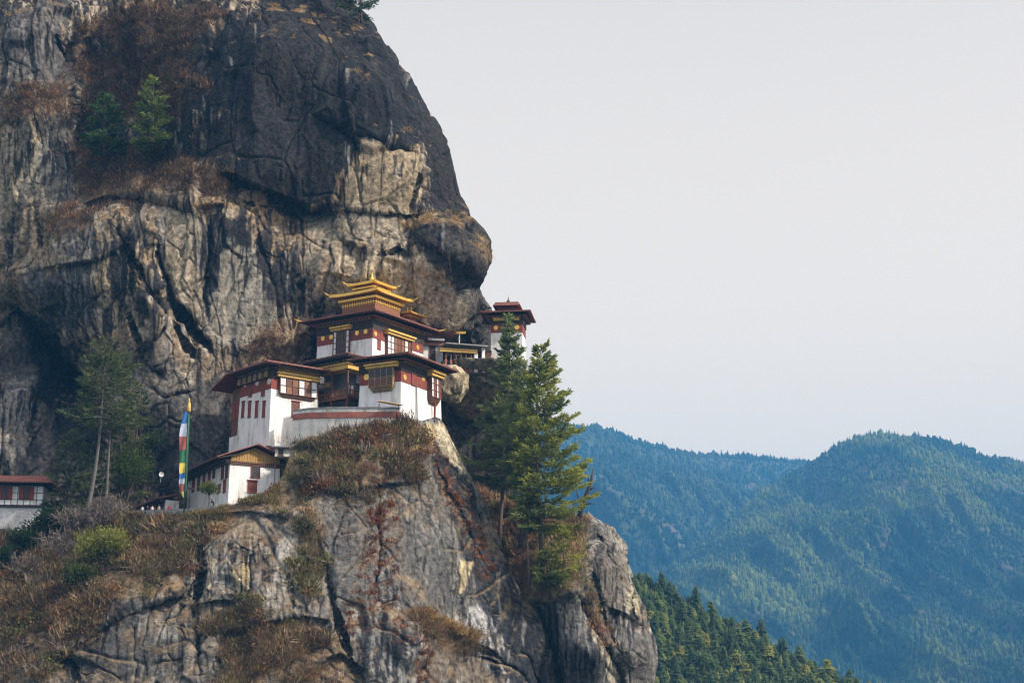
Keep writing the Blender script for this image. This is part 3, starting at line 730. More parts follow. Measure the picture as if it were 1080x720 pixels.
class MB:
    """gathers solid pieces and links them as one mesh"""
    def __init__(s): s.v = []; s.f = []
    def hexa(s, p):
        b = len(s.v); s.v += [tuple(q) for q in p]
        s.f += [tuple(b + i for i in q) for q in ((0, 3, 2, 1), (4, 5, 6, 7), (0, 1, 5, 4), (1, 2, 6, 5), (2, 3, 7, 6), (3, 0, 4, 7))]
        return s
    def box(s, x0, x1, y0, y1, z0, z1):
        return s.hexa([(x0, y0, z0), (x1, y0, z0), (x1, y1, z0), (x0, y1, z0), (x0, y0, z1), (x1, y0, z1), (x1, y1, z1), (x0, y1, z1)])
    def bar(s, a, b, w, h=None):
        a, b = Vector(a), Vector(b); h = h or w
        d = (b - a).normalized()
        u = d.cross(Vector((0, 0, 1)))
        if u.length < 1e-3: u = Vector((1, 0, 0))
        u.normalize(); n = u.cross(d).normalized()
        u *= w / 2; n *= h / 2
        return s.hexa([a - u - n, a + u - n, a + u + n, a - u + n, b - u - n, b + u - n, b + u + n, b - u + n])
    def tube(s, pts, rads, n=8, cap=True):
        base = len(s.v); pts = [Vector(p) for p in pts]
        for i, p in enumerate(pts):
            d = (pts[min(i + 1, len(pts) - 1)] - pts[max(i - 1, 0)]).normalized()
            u = d.cross(Vector((0.3, 1, 0.1))).normalized(); w = d.cross(u)
            for k in range(n):
                a = 2 * math.pi * k / n
                s.v.append(tuple(p + (u * math.cos(a) + w * math.sin(a)) * rads[i]))
        for i in range(len(pts) - 1):
            for k in range(n):
                s.f.append((base + i * n + k, base + i * n + (k + 1) % n, base + (i + 1) * n + (k + 1) % n, base + (i + 1) * n + k))
        if cap:
            s.f.append(tuple(base + k for k in reversed(range(n))))
            s.f.append(tuple(base + (len(pts) - 1) * n + k for k in range(n)))
        return s
    def lathe(s, c, prof, n=14):
        base = len(s.v)
        for r, z in prof:
            for k in range(n):
                a = 2 * math.pi * k / n
                s.v.append((c[0] + r * math.cos(a), c[1] + r * math.sin(a), c[2] + z))
        for i in range(len(prof) - 1):
            for k in range(n):
                s.f.append((base + i * n + k, base + i * n + (k + 1) % n, base + (i + 1) * n + (k + 1) % n, base + (i + 1) * n + k))
        s.f.append(tuple(base + k for k in reversed(range(n))))
        s.f.append(tuple(base + (len(prof) - 1) * n + k for k in range(n)))
        return s
    def poly(s, lower, upper):
        """closed prism between two rings of equal length"""
        n = len(lower); b = len(s.v); s.v += [tuple(p) for p in lower] + [tuple(p) for p in upper]
        s.f.append(tuple(b + i for i in reversed(range(n)))); s.f.append(tuple(b + n + i for i in range(n)))
        for i in range(n):
            s.f.append((b + i, b + (i + 1) % n, b + n + (i + 1) % n, b + n + i))
        return s
    def build(s, name, m, parent=None, smooth=False, bevel=0.0):
        me = bpy.data.meshes.new(name); me.from_pydata(s.v, [], s.f); me.update()
        bm = bmesh.new(); bm.from_mesh(me); bmesh.ops.recalc_face_normals(bm, faces=bm.faces)
        if bevel > 0:
            bmesh.ops.bevel(bm, geom=bm.edges[:], offset=bevel, segments=1, affect='EDGES')
        if smooth:
            for f in bm.faces: f.smooth = True
        bm.to_mesh(me); bm.free()
        me.materials.append(m)
        o = bpy.data.objects.new(name, me); COL.objects.link(o)
        if parent: o.parent = parent
        return o

def empty(name, loc, rz, label, cat, group=None):
    o = bpy.data.objects.new(name, None); COL.objects.link(o)
    o.location = loc; o.rotation_euler = (0, 0, rz)
    o.empty_display_size = 0.5
    return set_tag(o, label, cat, group)

class House:
    """a building with its near corner at (px, py, Y): local x runs along the right face, y along the left face"""
    def __init__(s, name, px, py, Y, phi, wr, wl, label, cat, bat=0.02):
        s.px, s.py, s.Y = px, py, Y
        s.o = V(px, py, Y); s.phi = R(phi); s.wr, s.wl = wr, wl; s.bat = bat; s.H = 0
        s.root = empty(name, s.o, s.phi, label, cat)
    def z(s, py, Y=None):
        return float(at(s.px, py, Y or s.Y)[2]) - s.o.z
    def off(s, z): return s.bat * (s.H - z)
    def pt(s, face, t, z, d):
        k = d + s.off(z)
        return (t, -k, z) if face == 'R' else (-k, t, z)
    def fhex(s, mb, face, t0, t1, z0, z1, d0, d1):
        """a slab on a wall face: t along it, z up, d out from it; leans with the wall"""
        if face == 'L': t0, t1 = t1, t0
        P = s.pt
        return mb.hexa([P(face, t0, z0, d1), P(face, t1, z0, d1), P(face, t1, z0, d0), P(face, t0, z0, d0),
                        P(face, t0, z1, d1), P(face, t1, z1, d1), P(face, t1, z1, d0), P(face, t0, z1, d0)])
    def wall(s, H, m=None, name='wall'):
        s.H = H; b = s.bat * H
        return MB().hexa([(-b, -b, 0), (s.wr + b, -b, 0), (s.wr + b, s.wl + b, 0), (-b, s.wl + b, 0), (0, 0, H), (s.wr, 0, H), (s.wr, s.wl, H), (0, s.wl, H)]).build(name, m or M_WHITE, s.root)
    def band(s, z0, z1, d, m, name):
        """a belt round the four walls, standing d proud"""
        a, b = s.off(z0) + d, s.off(z1) + d
        return MB().hexa([(-a, -a, z0), (s.wr + a, -a, z0), (s.wr + a, s.wl + a, z0), (-a, s.wl + a, z0), (-b, -b, z1), (s.wr + b, -b, z1), (s.wr + b, s.wl + b, z1), (-b, s.wl + b, z1)]).build(name, m, s.root)
    def disc(s, face, t, z, r, d, m, name='medallion'):
        n = 18; lo = []; hi = []
        for k in range(n):
            a = 2 * math.pi * k / n
            tt, zz = t + r * math.cos(a), z + r * math.sin(a)
            lo.append(s.pt(face, tt, zz, d - 0.05)); hi.append(s.pt(face, t + 0.92 * r * math.cos(a), z + 0.92 * r * math.sin(a), d + 0.06))
        return MB().poly(lo, hi).build(name, m, s.root)
    def slit(s, face, t, z0, z1, w, m=None, d=0.0, pane=None):
        """a tall shuttered window: timber frame, recessed leaf, lintel and sill"""
        f = MB(); fw = 0.13
        s.fhex(f, face, t - w / 2, t - w / 2 + fw, z0, z1, -0.1, d + 0.12); s.fhex(f, face, t + w / 2 - fw, t + w / 2, z0, z1, -0.1, d + 0.12)
        s.fhex(f, face, t - w / 2 + fw, t + w / 2 - fw, z1 - fw, z1, -0.1, d + 0.12); s.fhex(f, face, t - w / 2 + fw, t + w / 2 - fw, z0, z0 + fw, -0.1, d + 0.12)
        s.fhex(f, face, t - w / 2 - 0.12, t + w / 2 + 0.12, z1 + 0.003, z1 + 0.16, -0.1, d + 0.22); s.fhex(f, face, t - w / 2 - 0.08, t + w / 2 + 0.08, z0 - 0.12, z0 - 0.003, -0.1, d + 0.18)
        fo = f.build('window', m or M_RED, s.root)
        p = MB(); s.fhex(p, face, t - w / 2 + fw + .004, t + w / 2 - fw - .004, z0 + fw + .004, z1 - fw - .004, -0.1, d + 0.04)
        p.build('pane', pane or M_RED, fo)
        return fo
    def bay(s, face, t0, t1, z0, z1, d, cols, rows_, mf, kinds, cornice=None, skirt=0.0, arch=False):
        """a projecting timber window: lattice frame, one pane per bay of the lattice, optional cornice beam and curved skirt"""
        f = MB()
        s.fhex(f, face, t0, t1, z0, z1, -0.1, d)
        w = (t1 - t0) / cols; h = (z1 - z0) / rows_
        for i in range(cols + 1):
            x = t0 + w * i
            s.fhex(f, face, x - 0.07, x + 0.07, z0 - 0.02, z1 + 0.02, d - 0.03, d + 0.14)
        for j in range(rows_ + 1):
            zz = z0 + h * j
            s.fhex(f, face, t0 - 0.1, t1 + 0.1, zz - 0.06, zz + 0.06, d - 0.03, d + 0.11)
        if skirt > 0:
            n = 5
            for i in range(n):
                a0, a1 = i / n, (i + 1) / n
                ins = 0.10 * (t1 - t0) * a1
                s.fhex(f, face, t0 + ins, t1 - ins, z0 - skirt * a1, z0 - skirt * a0 - 0.003 * i, -0.1, d * (1 - 0.75 * a1 ** 1.5))
        fo = f.build('window', mf, s.root)
        for i in range(cols):
            kd = kinds[i % len(kinds)]
            for j in range(rows_):
                q = kd[j % len(kd)] if isinstance(kd, (list, tuple)) else kd
                if q is None: continue
                p = MB(); a0, a1 = t0 + w * i + 0.09, t0 + w * (i + 1) - 0.09; c0, c1 = z0 + h * j + 0.08, z0 + h * (j + 1) - 0.08
                if arch:
                    n = 8; cx = (a0 + a1) / 2; rr = (a1 - a0) / 2; top = c1 - rr
                    ring = [(a0, c0), (a1, c0)] + [(cx + rr * math.cos(math.pi * k / n), top + rr * math.sin(math.pi * k / n)) for k in range(n + 1)]
                    p.poly([s.pt(face, x, y, d - 0.02) for x, y in ring], [s.pt(face, x, y, d + 0.03) for x, y in ring])
                else:
                    s.fhex(p, face, a0, a1, c0, c1, d - 0.02, d + 0.03)
                p.build('pane', q, fo)
        if cornice:
            c = MB(); e0, e1, ch, cd = cornice
            s.fhex(c, face, t0 - e0, t1 + e1, z1 + 0.13, z1 + 0.13 + ch * 0.55, -0.1, d + cd * 0.6)
            s.fhex(c, face, t0 - e0 - 0.15, t1 + e1 + 0.15, z1 + 0.133 + ch * 0.55, z1 + 0.13 + ch, -0.1, d + cd)
            k = int((t1 - t0 + e0 + e1) / 0.45)
            for i in range(k):
                x = t0 - e0 + (i + 0.5) * (t1 - t0 + e0 + e1) / k
                s.fhex(c, face, x - 0.1, x + 0.1, z1 + 0.02, z1 + 0.127, -0.1, d + cd * 0.45)
            c.build('cornice', M_YEL, s.root)
        return fo
    def roof(s, ze, oL, oR, rise, oB=1.5, th=0.28, m=None, inner=True, ridge='hip', name='roof', lift=0.0, oE=None, raf=0.95, under=None):
        """a low roof of sheets with a fascia, rafters below and a smaller dark slab between wall and roof"""
        oE = oE if oE is not None else oB
        x0, x1, y0, y1 = -oL, s.wr + oE, -oR, s.wl + oB
        cx0, cx1, cy0, cy1 = s.wr * 0.35, s.wr * 0.65, s.wl * 0.35, s.wl * 0.65
        lo = [(x0, y0, ze), (x1, y0, ze), (x1, y1, ze), (x0, y1, ze)]
        hi = [(x0, y0, ze + th), (x1, y0, ze + th), (x1, y1, ze + th), (x0, y1, ze + th)]
        tl = [(cx0, cy0, ze + rise), (cx1, cy0, ze + rise), (cx1, cy1, ze + rise), (cx0, cy1, ze + rise)]
        tb = [(cx0, cy0, ze + rise - th), (cx1, cy0, ze + rise - th), (cx1, cy1, ze + rise - th), (cx0, cy1, ze + rise - th)]
        b = MB(); n = 4; b.v = lo + hi + tl + tb
        for i in range(4):
            j = (i + 1) % 4
            b.f += [(i, j, 4 + j, 4 + i), (4 + i, 4 + j, 8 + j, 8 + i), (j, i, 12 + i, 12 + j)]
        b.f += [(8, 9, 10, 11), (15, 14, 13, 12)]
        ro = b.build(name, m or M_ROOFRED, s.root)
        k = MB()                                                       # rafters on the soffit
        sl = lambda x, y: ze - 0.11 + (rise - th) * max(0.0, min(min((x - x0) / (cx0 - x0), 1), min((x1 - x) / (x1 - cx1), 1), min((y - y0) / (cy0 - y0), 1), min((y1 - y) / (y1 - cy1), 1)))
        n = int((s.wr + oL + oE) / raf)
        for i in range(n + 1):
            x = x0 + 0.25 + i * (x1 - x0 - 0.5) / n
            k.bar((x, y0 + 0.1, sl(x, y0 + 0.1)), (x, 0.6, sl(x, 0.6)), 0.14, 0.2)
        n = int((s.wl + oR + oB) / raf)
        for i in range(n + 1):
            y = y0 + 0.25 + i * (y1 - y0 - 0.5) / n
            k.bar((x0 + 0.1, y, sl(x0 + 0.1, y)), (0.6, y, sl(0.6, y)), 0.14, 0.2)
        k.build('rafters', under or M_TIM, ro)
        kb = MB(); zt_ = ze - (0.63 if inner else 0.25)
        def row(n_, fn):
            for i in range(n_): fn(i)
        nx, ny = int(s.wr / 0.75), int(s.wl / 0.75)
        for i in range(nx): x = (i + 0.5) * s.wr / nx; kb.box(x - 0.14, x + 0.14, -0.85, -0.26, zt_ - 0.32, zt_ - 0.004)
        for i in range(ny): y = (i + 0.5) * s.wl / ny; kb.box(-0.85, -0.26, y - 0.14, y + 0.14, zt_ - 0.32, zt_ - 0.004)
        kb.box(-0.4, s.wr, -0.4, -0.26, zt_ - 0.36, zt_ - 0.28); kb.box(-0.4, -0.26, -0.4, s.wl, zt_ - 0.365, zt_ - 0.275)
        kb.build('brackets', M_BEAM, s.root)
        if inner:
            f = 0.52
            q = MB().box(-oL * f, s.wr + oE * f, -oR * f, s.wl + oB * f, ze - 0.62, ze - 0.45)
            q.build('inner_eave', M_ROOFRED, s.root)
            MB().box(-0.25, s.wr + 0.25, -0.25, s.wl + 0.25, s.H + 0.004, ze - 0.624).build('frieze', M_DTIM, s.root)
            MB().box(-0.5, s.wr + 0.3, -0.5, s.wl + 0.3, ze - 0.447, ze + 0.35).build('attic', M_DTIM, s.root)
        return ro

def gilded_roof(h, cx, cy, half, ze, th, rise, m=None, horn=0.12):
    """a square gilded roof whose corners curl up"""
    b = MB(); n = 8; ring_lo, ring_hi, apex = [], [], []
    for side in range(4):
        for i in range(n):
            t = i / n * 2 - 1
            x, y = [(t, -1), (1, t), (-t, 1), (-1, -t)][side]
            up = horn * abs(t) ** 4
            ex = 1 + 0.05 * abs(t) ** 6
            ring_lo.append((cx + x * half * ex, cy + y * half * ex, ze + up)); ring_hi.append((cx + x * half * ex, cy + y * half * ex, ze + th + up))
            apex.append((cx + x * half * 0.3, cy + y * half * 0.3, ze + rise))
    N = 4 * n; b.v = ring_lo + ring_hi + apex + [(cx + (p[0] - cx) * 0.8, cy + (p[1] - cy) * 0.8, ze + 0.1) for p in ring_lo]
    for i in range(N):
        j = (i + 1) % N
        b.f += [(i, j, N + j, N + i), (N + i, N + j, 2 * N + j, 2 * N + i), (j, i, 3 * N + i, 3 * N + j)]
    b.f += [tuple(range(2 * N, 3 * N)), tuple(reversed(range(3 * N, 4 * N)))]
    r = b.build('golden_roof', m or M_GOLD, h.root)
    for sx in (-1, 1):
        for sy in (-1, 1):
            x, y = cx + sx * half * 1.05, cy + sy * half * 1.05; z = ze + horn + th
            hb = MB(); hb.tube([(x, y, z - 0.1), (x + sx * 0.35, y + sy * 0.35, z + 0.12), (x + sx * 0.6, y + sy * 0.6, z + 0.45)], [0.14, 0.11, 0.05], 6); hb.build('roof_horn', M_GOLD, r)
    return r
def finial(h, cx, cy, z, s, m=None):
    prof = [(0.55, 0), (0.6, 0.15), (0.28, 0.3), (0.22, 0.5), (0.5, 0.75), (0.52, 0.95), (0.3, 1.2), (0.13, 1.35), (0.22, 1.5), (0.11, 1.7), (0.05, 2.2), (0.015, 2.6)]
    return MB().lathe((cx, cy, z), [(r * s, q * s) for r, q in prof]).build('finial', m or M_GOLD, h.root, True)

# ---- main temple
h = House("temple", 392, 402, 312, 57, 16.0, 13.3, "main white temple crowned with two stacked golden roofs, highest of the cliffside halls", "temple")
zt = h.z(346); h.wall(zt)
h.band(h.z(356), h.z(346.6), 0.10, M_RED, 'red_band')
h.band(h.z(346.2), h.z(340.5), 0.16, M_WHITE, 'white_frieze'); h.H = h.z(346)
for t in (1.55, 3.6, 9.85, 11.9): h.disc('L', t, h.z(351.2, 314), 0.50, 0.12, M_GOLD)
for t in (0.7, 14.2): h.disc('R', t, h.z(351.2), 0.50, 0.12, M_GOLD)
h.bay('L', 5.2, 9.0, h.z(374, 316), h.z(349.5, 316), 0.45, 5, 4, M_TIM, [M_PANE, M_DARKP, M_DARKP, M_DARKP, M_PANE], (0.5, 0.5, 0.75, 0.75))
h.bay('R', 3.9, 11.6, h.z(377), h.z(348.5), 0.5, 7, 4, M_TIM, [M_PANE, M_PANE, M_BRICK, M_TIM, M_BRICK, M_PANE, M_TIM], (0.5, 0.5, 0.8, 0.8))
h.slit('R', 1.9, h.z(366), h.z(348), 0.95)
h.roof(h.z(331.5), 2.6, 2.6, 1.8, 2.4)
zz = h.z(331.5) + 0.2
for x, y, sx, sy in ((-2.6, 15.7, -1, 1), (18.4, -2.6, 1, -1)):
    MB().tube([(x - 0.6 * sx, y - 0.6 * sy, zz), (x + 0.2 * sx, y + 0.2 * sy, zz + 0.12), (x + 0.8 * sx, y + 0.8 * sy, zz + 0.45)], [0.16, 0.14, 0.05], 6).build('roof_horn', M_GOLD, h.root)
cx, cy = 8.0, 6.65
Yc = 312 + 10
MB().box(cx - 4.0, cx + 4.0, cy - 4.0, cy + 4.0, h.z(332, Yc), h.z(321.4, Yc)).build('lantern_storey', M_BRICK, h.root)
b = MB(); b.box(cx - 4.6, cx + 4.6, cy - 4.6, cy + 4.6, h.z(321.2, Yc), h.z(318.6, Yc)); b.build('cornice', M_GOLD, h.root)
MB().box(cx - 3.6, cx + 3.6, cy - 3.6, cy + 3.6, h.z(318.4, Yc), h.z(311.5, Yc)).build('dark_storey', M_DTIM, h.root)
b = MB()
for i in range(14):
    q = -3.7 + i * 0.57
    b.box(cx - 4.12, cx - 4.003, cy + q, cy + q + 0.14, h.z(327, Yc), h.z(321.5, Yc)); b.box(cx + q, cx + q + 0.14, cy - 4.12, cy - 4.003, h.z(327, Yc), h.z(321.5, Yc))
b.box(cx - 4.16, cx + 4.0, cy - 4.16, cy - 4.004, h.z(325.2, Yc), h.z(324.4, Yc)); b.box(cx - 4.16, cx - 4.004, cy - 4.0, cy + 4.0, h.z(325.2, Yc), h.z(324.4, Yc))
b.build('gilt_lattice', M_GOLD, h.root)
gilded_roof(h, cx, cy, 5.6, h.z(316.6, Yc), 0.55, 1.6)
MB().box(cx - 2.2, cx + 2.2, cy - 2.2, cy + 2.2, h.z(311.3, Yc), h.z(301, Yc)).build('upper_lantern', M_BRICK, h.root)
MB().box(cx - 2.7, cx + 2.7, cy - 2.7, cy + 2.7, h.z(306.8, Yc), h.z(305.2, Yc)).build('upper_cornice', M_GOLD, h.root)
gilded_roof(h, cx, cy, 3.3, h.z(303.4, Yc), 0.48, 1.1, None, 0.10)
finial(h, cx, cy, h.z(299, Yc), 1.05)
# ---- little golden roof behind it
g = House("shrine_turret", 431, 346, 325, 57, 2.6, 2.6, "small turret with a single golden roof, peeping over the main temple's right side", "turret", 0)
zt = g.z(333.5); g.wall(zt, M_BRICK)
b = MB(); b.box(-0.4, 3.0, -0.4, 3.0, zt + 0.003, zt + 0.3); b.build('cornice', M_YEL, g.root)
gilded_roof(g, 1.3, 1.3, 2.75, zt + 0.35, 0.25, 0.9, None, 0.12); finial(g, 1.3, 1.3, zt + 1.15, 0.5)

# ---- big white house on the left
h = House("monastery_house", 284, 470, 305, 39, 10.0, 11.0, "tall white house with red shutters and white roundels, left of the balcony house", "house", 0.03)
h.wall(h.z(398))
h.band(h.z(409.5), h.z(398.3), 0.08, M_RED, 'red_band')
MB().box(-0.35, 10.2, -0.35, 11.2, h.z(397.9), h.z(388)).build('timber_storey', M_DTIM, h.root)
b = MB()
for i in range(6): b.box(-0.75, -0.36, 0.5 + i * 1.9, 1.6 + i * 1.9, h.z(397), h.z(390.5))
b.build('beam_ends', M_BEAM, h.root)
for t in (0.6, 4.9, 9.3): h.disc('L', t, h.z(403.2, 306 + t * 0.5), 0.62, 0.10, M_DISC)
for t in (2.6, 7.2): h.slit('L', t, h.z(417.5, 306 + t * 0.6), h.z(401.5, 306 + t * 0.6), 1.05, M_RED, 0.06, M_TIM)
for t in (2.0, 4.6, 7.2, 9.6): h.slit('L', t, h.z(440.5, 306 + t * 0.75), h.z(424.5, 306 + t * 0.75), 0.95, M_RED)
h.bay('R', 1.5, 9.5, h.z(417, 308), h.z(400.5, 308), 0.55, 6, 2, M_TIM, [[M_PANE, M_PANE], [M_BRICK, M_TIM], [M_TIM, M_BRICK], [M_PANE, M_PANE], [M_TIM, M_BRICK], [M_PANE, M_PANE]], (0.6, 0.4, 0.85, 0.6), 0.7)
MB().box(1.0, 9.9, -0.75, -0.36, h.z(394, 308), h.z(385, 308)).build('ochre_boards', M_OCH, h.root)
h.slit('R', 5.2, h.z(442, 310), h.z(425.5, 310), 1.7, M_RED, 0.0, M_TIM)
h.roof(h.z(385.5), 2.6, 2.8, 0.9, 1.6, inner=False, oE=1.0)
b = MB()                                                                # the lean-to at the far end of the left side
b.box(0.6, 8.0, 11.45, 15.0, h.z(470) + 0.3, h.z(397)); b.build('timber_annexe', M_TIM, h.root)
b = MB(); b.hexa([(-2.5, 12.7, h.z(386)), (8.5, 12.7, h.z(386)), (8.5, 18.0, h.z(397)), (-2.5, 18.0, h.z(397)), (-2.5, 12.7, h.z(384.6)), (8.5, 12.7, h.z(384.6)), (8.5, 18.0, h.z(395.6)), (-2.5, 18.0, h.z(395.6))])
b.build('annexe_roof', M_ROOFRED, h.root)
f = MB()
for t in (12.0, 13.6): f.box(0.45, 0.62, t, t + 1.2, h.z(431), h.z(411))
f.build('annexe_shutters', M_RED, h.root)
MB().box(0.3, 8.0, 11.5, 15.2, h.z(473), h.z(449)).build('annexe_footing', M_WHITE, h.root)

# ---- balcony house between them
h = House("balcony_house", 366, 432, 309, 50, 5.5, 8.6, "open timber balcony house with railing and posts, in the shadow between the two white houses", "house", 0)
zf = h.z(416.5); zc = h.z(389)
MB().box(2.2, 5.5, 2.2, 8.6, 0, zc).build('back_wall', M_GREYW, h.root)
MB().box(-0.3, 5.5, -0.3, 8.6, zf - 0.35, zf).build('balcony_floor', M_TIM, h.root)
for x, y in ((0, 0), (0, 4.2), (0, 8.2), (3.6, 0)):
    b = MB(); b.box(x - 0.16, x + 0.16, y - 0.16, y + 0.16, 0, zf - 0.354); b.build('lower_post', M_RED, h.root)
    b = MB(); b.box(x - 0.15, x + 0.15, y - 0.15, y + 0.15, zf + 0.004, zc); b.box(x - 0.45, x + 0.45, y - 0.2, y + 0.2, zc - 0.35, zc - 0.004); b.build('post', M_TIM, h.root)
b = MB()
for i in range(24):
    y = 0.3 + i * 0.345; b.box(-0.3, -0.2, y, y + 0.16, zf + 0.01, zf + 1.0)
for i in range(9):
    x = 0.2 + i * 0.36; b.box(x, x + 0.16, -0.3, -0.2, zf + 0.01, zf + 1.0)
b.box(-0.36, -0.14, -0.36, 8.5, zf + 1.003, zf + 1.16); b.box(-0.137, 3.6, -0.36, -0.14, zf + 1.003, zf + 1.16); b.box(-0.34, -0.16, -0.13, 8.5, zf - 0.6, zf - 0.36)
b.build('railing', M_BRICK, h.root)
b = MB(); b.box(-0.55, 5.5, -0.55, 8.6, zc + 0.004, zc + 0.85); b.box(-0.8, 5.5, -0.8, 8.6, zc + 0.853, zc + 1.2); b.build('cornice', M_YEL, h.root)
b = MB()
for i in range(10): b.box(-0.05, 0.02, 4.6 + i * 0.33, 4.78 + i * 0.33, zf + 2.2, zf + 3.0)
b.box(-0.06, 0.03, 4.5, 8.0, zf + 3.0, zf + 3.12); b.build('yellow_valance', M_YEL, h.root)
h.H = zc; h.roof(h.z(378), 2.2, 2.2, 0.8, 0.8, inner=False, oE=0.6, m=M_DTIM, under=M_DTIM)
b = MB(); b.box(-2.3, 6.0, -2.3, 9.3, h.z(378) + 0.284, h.z(378) + 0.44); b.build('roof_edge', M_ROOFRED, h.root)
b = MB()                                                                # the stair at its right end
for i in range(9):
    x = 3.9 + i * 0.42; z = zf - (i + 1) * zf / 10
    b.box(x, x + 0.42, -1.2, -0.45, z - 0.12, z)
b.bar((3.7, -1.28, zf - 0.1), (8.0, -1.28, 0.0), 0.14, 0.4); b.bar((3.7, -1.28, zf + 0.9), (8.0, -1.28, 1.0), 0.12, 0.14)
for i in range(5): b.bar((3.8 + i, -1.28, zf - 0.1 - i * zf / 4.3), (3.8 + i, -1.28, zf + 0.85 - i * zf / 4.3 + 0.0), 0.1)
b.build('stair', M_RED, h.root)

# ---- projecting house at the cliff edge
h = House("cliff_edge_house", 422, 443, 299, 62, 14.0, 8.6, "white house with arched timber bay window, standing right on the cliff edge", "house", 0.03)
h.wall(h.z(390))
h.band(h.z(402), h.z(390.4), 0.09, M_RED, 'red_band')
h.H = h.z(390)
b = MB(); b.box(-0.2, 14.2, -0.2, 8.8, h.H + 0.004, h.z(384)); b.build('white_frieze', M_WHITE, h.root)
h.disc('L', 7.2, h.z(398.5, 303), 0.62, 0.12, M_GOLD); h.disc('R', 1.2, h.z(396.5), 0.55, 0.12, M_GOLD); h.disc('R', 7.6, h.z(398.3, 305), 0.55, 0.12, M_GOLD)
h.bay('L', 1.2, 6.2, h.z(408.5, 301), h.z(389.5, 301), 0.75, 4, 2, M_BEAM, [[M_TIM, M_DARKP]], (0.9, 0.7, 0.8, 0.7), 0.9, True)
h.bay('R', 9.2, 12.6, h.z(418, 307), h.z(397, 307), 0.9, 4, 3, M_TIM, [M_PANE, M_RED, M_PANE, M_RED], (0.5, 0.4, 1.0, 0.9), 1.3)
b = MB(); h.fhex(b, 'R', 3.4, 5.0, h.z(402), h.z(384), -0.1, 0.22); b.build('red_pier', M_RED, h.root)
b = MB(); b.bar((4.9, -h.bat * 8 - 0.35, 0.2), (4.9, -0.35, h.z(402)), 0.2); b.build('drainpipe', M_STEEL, h.root)
b = MB(); b.bar((10.8, -0.75, h.z(443)), (10.8, -0.75, h.z(423.5, 307)), 0.28); b.bar((9.6, -1.3, h.z(442)), (12.8, -1.3, h.z(444)), 0.3); b.build('red_pipe', M_RED, h.root)
h.roof(h.z(376.5), 2.3, 3.0, 1.1, 1.6, oE=1.6)

# ---- lower gabled house
h = House("gabled_house", 241, 531, 296, 28, 9.2, 24.0, "long low white house with an ochre boarded gable, behind the prayer flag", "house", 0.02)
zt = h.z(485.5); h.wall(zt)
b = MB()
for i in range(26): h.fhex(b, 'R', 0.05 + i * 0.355, 0.25 + i * 0.355, zt - 0.5, zt - 0.22, -0.1, 0.22)
h.fhex(b, 'R', -0.15, 9.35, zt - 0.217, zt - 0.02, -0.1, 0.28); h.fhex(b, 'R', -0.1, 9.3, zt - 0.72, zt - 0.503, -0.1, 0.12)
b.build('dentil_band', M_TIM, h.root)
zr = zt + 3.0; ze = zt + 0.75; xm = 4.6
MB().poly([(-0.1, 0.0, zt + 0.004), (9.3, 0.0, zt + 0.004), (9.3, 0.0, ze + 0.15), (xm, 0.0, zr - 0.25), (-0.1, 0.0, ze + 0.15)], [(-0.1, 23.8, zt + 0.004), (9.3, 23.8, zt + 0.004), (9.3, 23.8, ze + 0.15), (xm, 23.8, zr - 0.25), (-0.1, 23.8, ze + 0.15)]).build('attic', M_DTIM, h.root)
b = MB()
for i in range(18):
    a0, a1 = 0.15 + i * 0.5, 0.6 + i * 0.5
    hh = lambda x: ze + (zr - ze - 0.4) * (1 - abs(x - xm) / 5.0)
    b.hexa([(a0, -0.12, zt + 0.02), (a1, -0.12, zt + 0.02), (a1, -0.01, zt + 0.02), (a0, -0.01, zt + 0.02), (a0, -0.12, hh(a0)), (a1, -0.12, hh(a1)), (a1, -0.01, hh(a1)), (a0, -0.01, hh(a0))])
b.build('gable_boards', M_OCH, h.root)
oe = 2.9
def slope(xa, za, xb, zb, y0, y1, th=0.2):
    return [(xa, y0, za), (xb, y0, zb), (xb, y1, zb), (xa, y1, za), (xa, y0, za + th), (xb, y0, zb + th), (xb, y1, zb + th), (xa, y1, za + th)]
b = MB(); b.hexa(slope(-oe, ze - 0.55, xm, zr, -1.6, 25.5)); b.hexa(slope(xm + 0.003, zr, 9.2 + 1.6, ze - 0.1, -1.6, 25.5))
ro = b.build('roof', M_ROOFRED, h.root)
b = MB(); y = -1.3
while y < 25: b.bar((-oe + 0.15, y, ze - 0.63), (0.3, y, ze + 0.12), 0.16, 0.22); y += 0.85
b.build('rafters', M_DTIM, ro)
b = MB(); b.box(-1.5, -0.2, -0.2, 24.2, zt - 0.1, zt + 0.2); b.box(-0.9, -0.2, -0.1, 24.2, zt - 0.5, zt - 0.11); b.build('eave_beams', M_DTIM, h.root)
for t, a, c in ((1.4, 489, 503), (3.7, 491, 504), (8.6, 494, 502.5), (11.2, 497, 513), (14.2, 498, 514), (17.2, 500, 515.5), (20.4, 501, 517)):
    Yt = 296 + t * 0.85; h.slit('L', t, h.z(c + 0.6, Yt), h.z(a, Yt), 1.35, M_RED, 0, M_RED)
for t, a, c in ((2.2, 507, 519), (5.0, 512, 519.5)): h.slit('L', t, h.z(c, 296 + t), h.z(a, 296 + t), 1.3, M_RED, 0, M_RED)
h.slit('R', 4.7, h.z(503, 298), h.z(488.5, 298), 1.7, M_RED, 0, M_DARKP)
h.slit('R', 4.2, h.z(519, 298), h.z(507, 298), 1.7, M_RED, 0, M_RED)
b = MB(); b.bar((8.2, -0.3, 1.0), (8.2, -0.3, zt), 0.12); b.build('downpipe', M_STEEL, h.root)
b = MB(); b.box(-0.4, 9.8, -0.5, 24.6, -2.6, -0.004); b.build('footing', M_STONE, h.root)

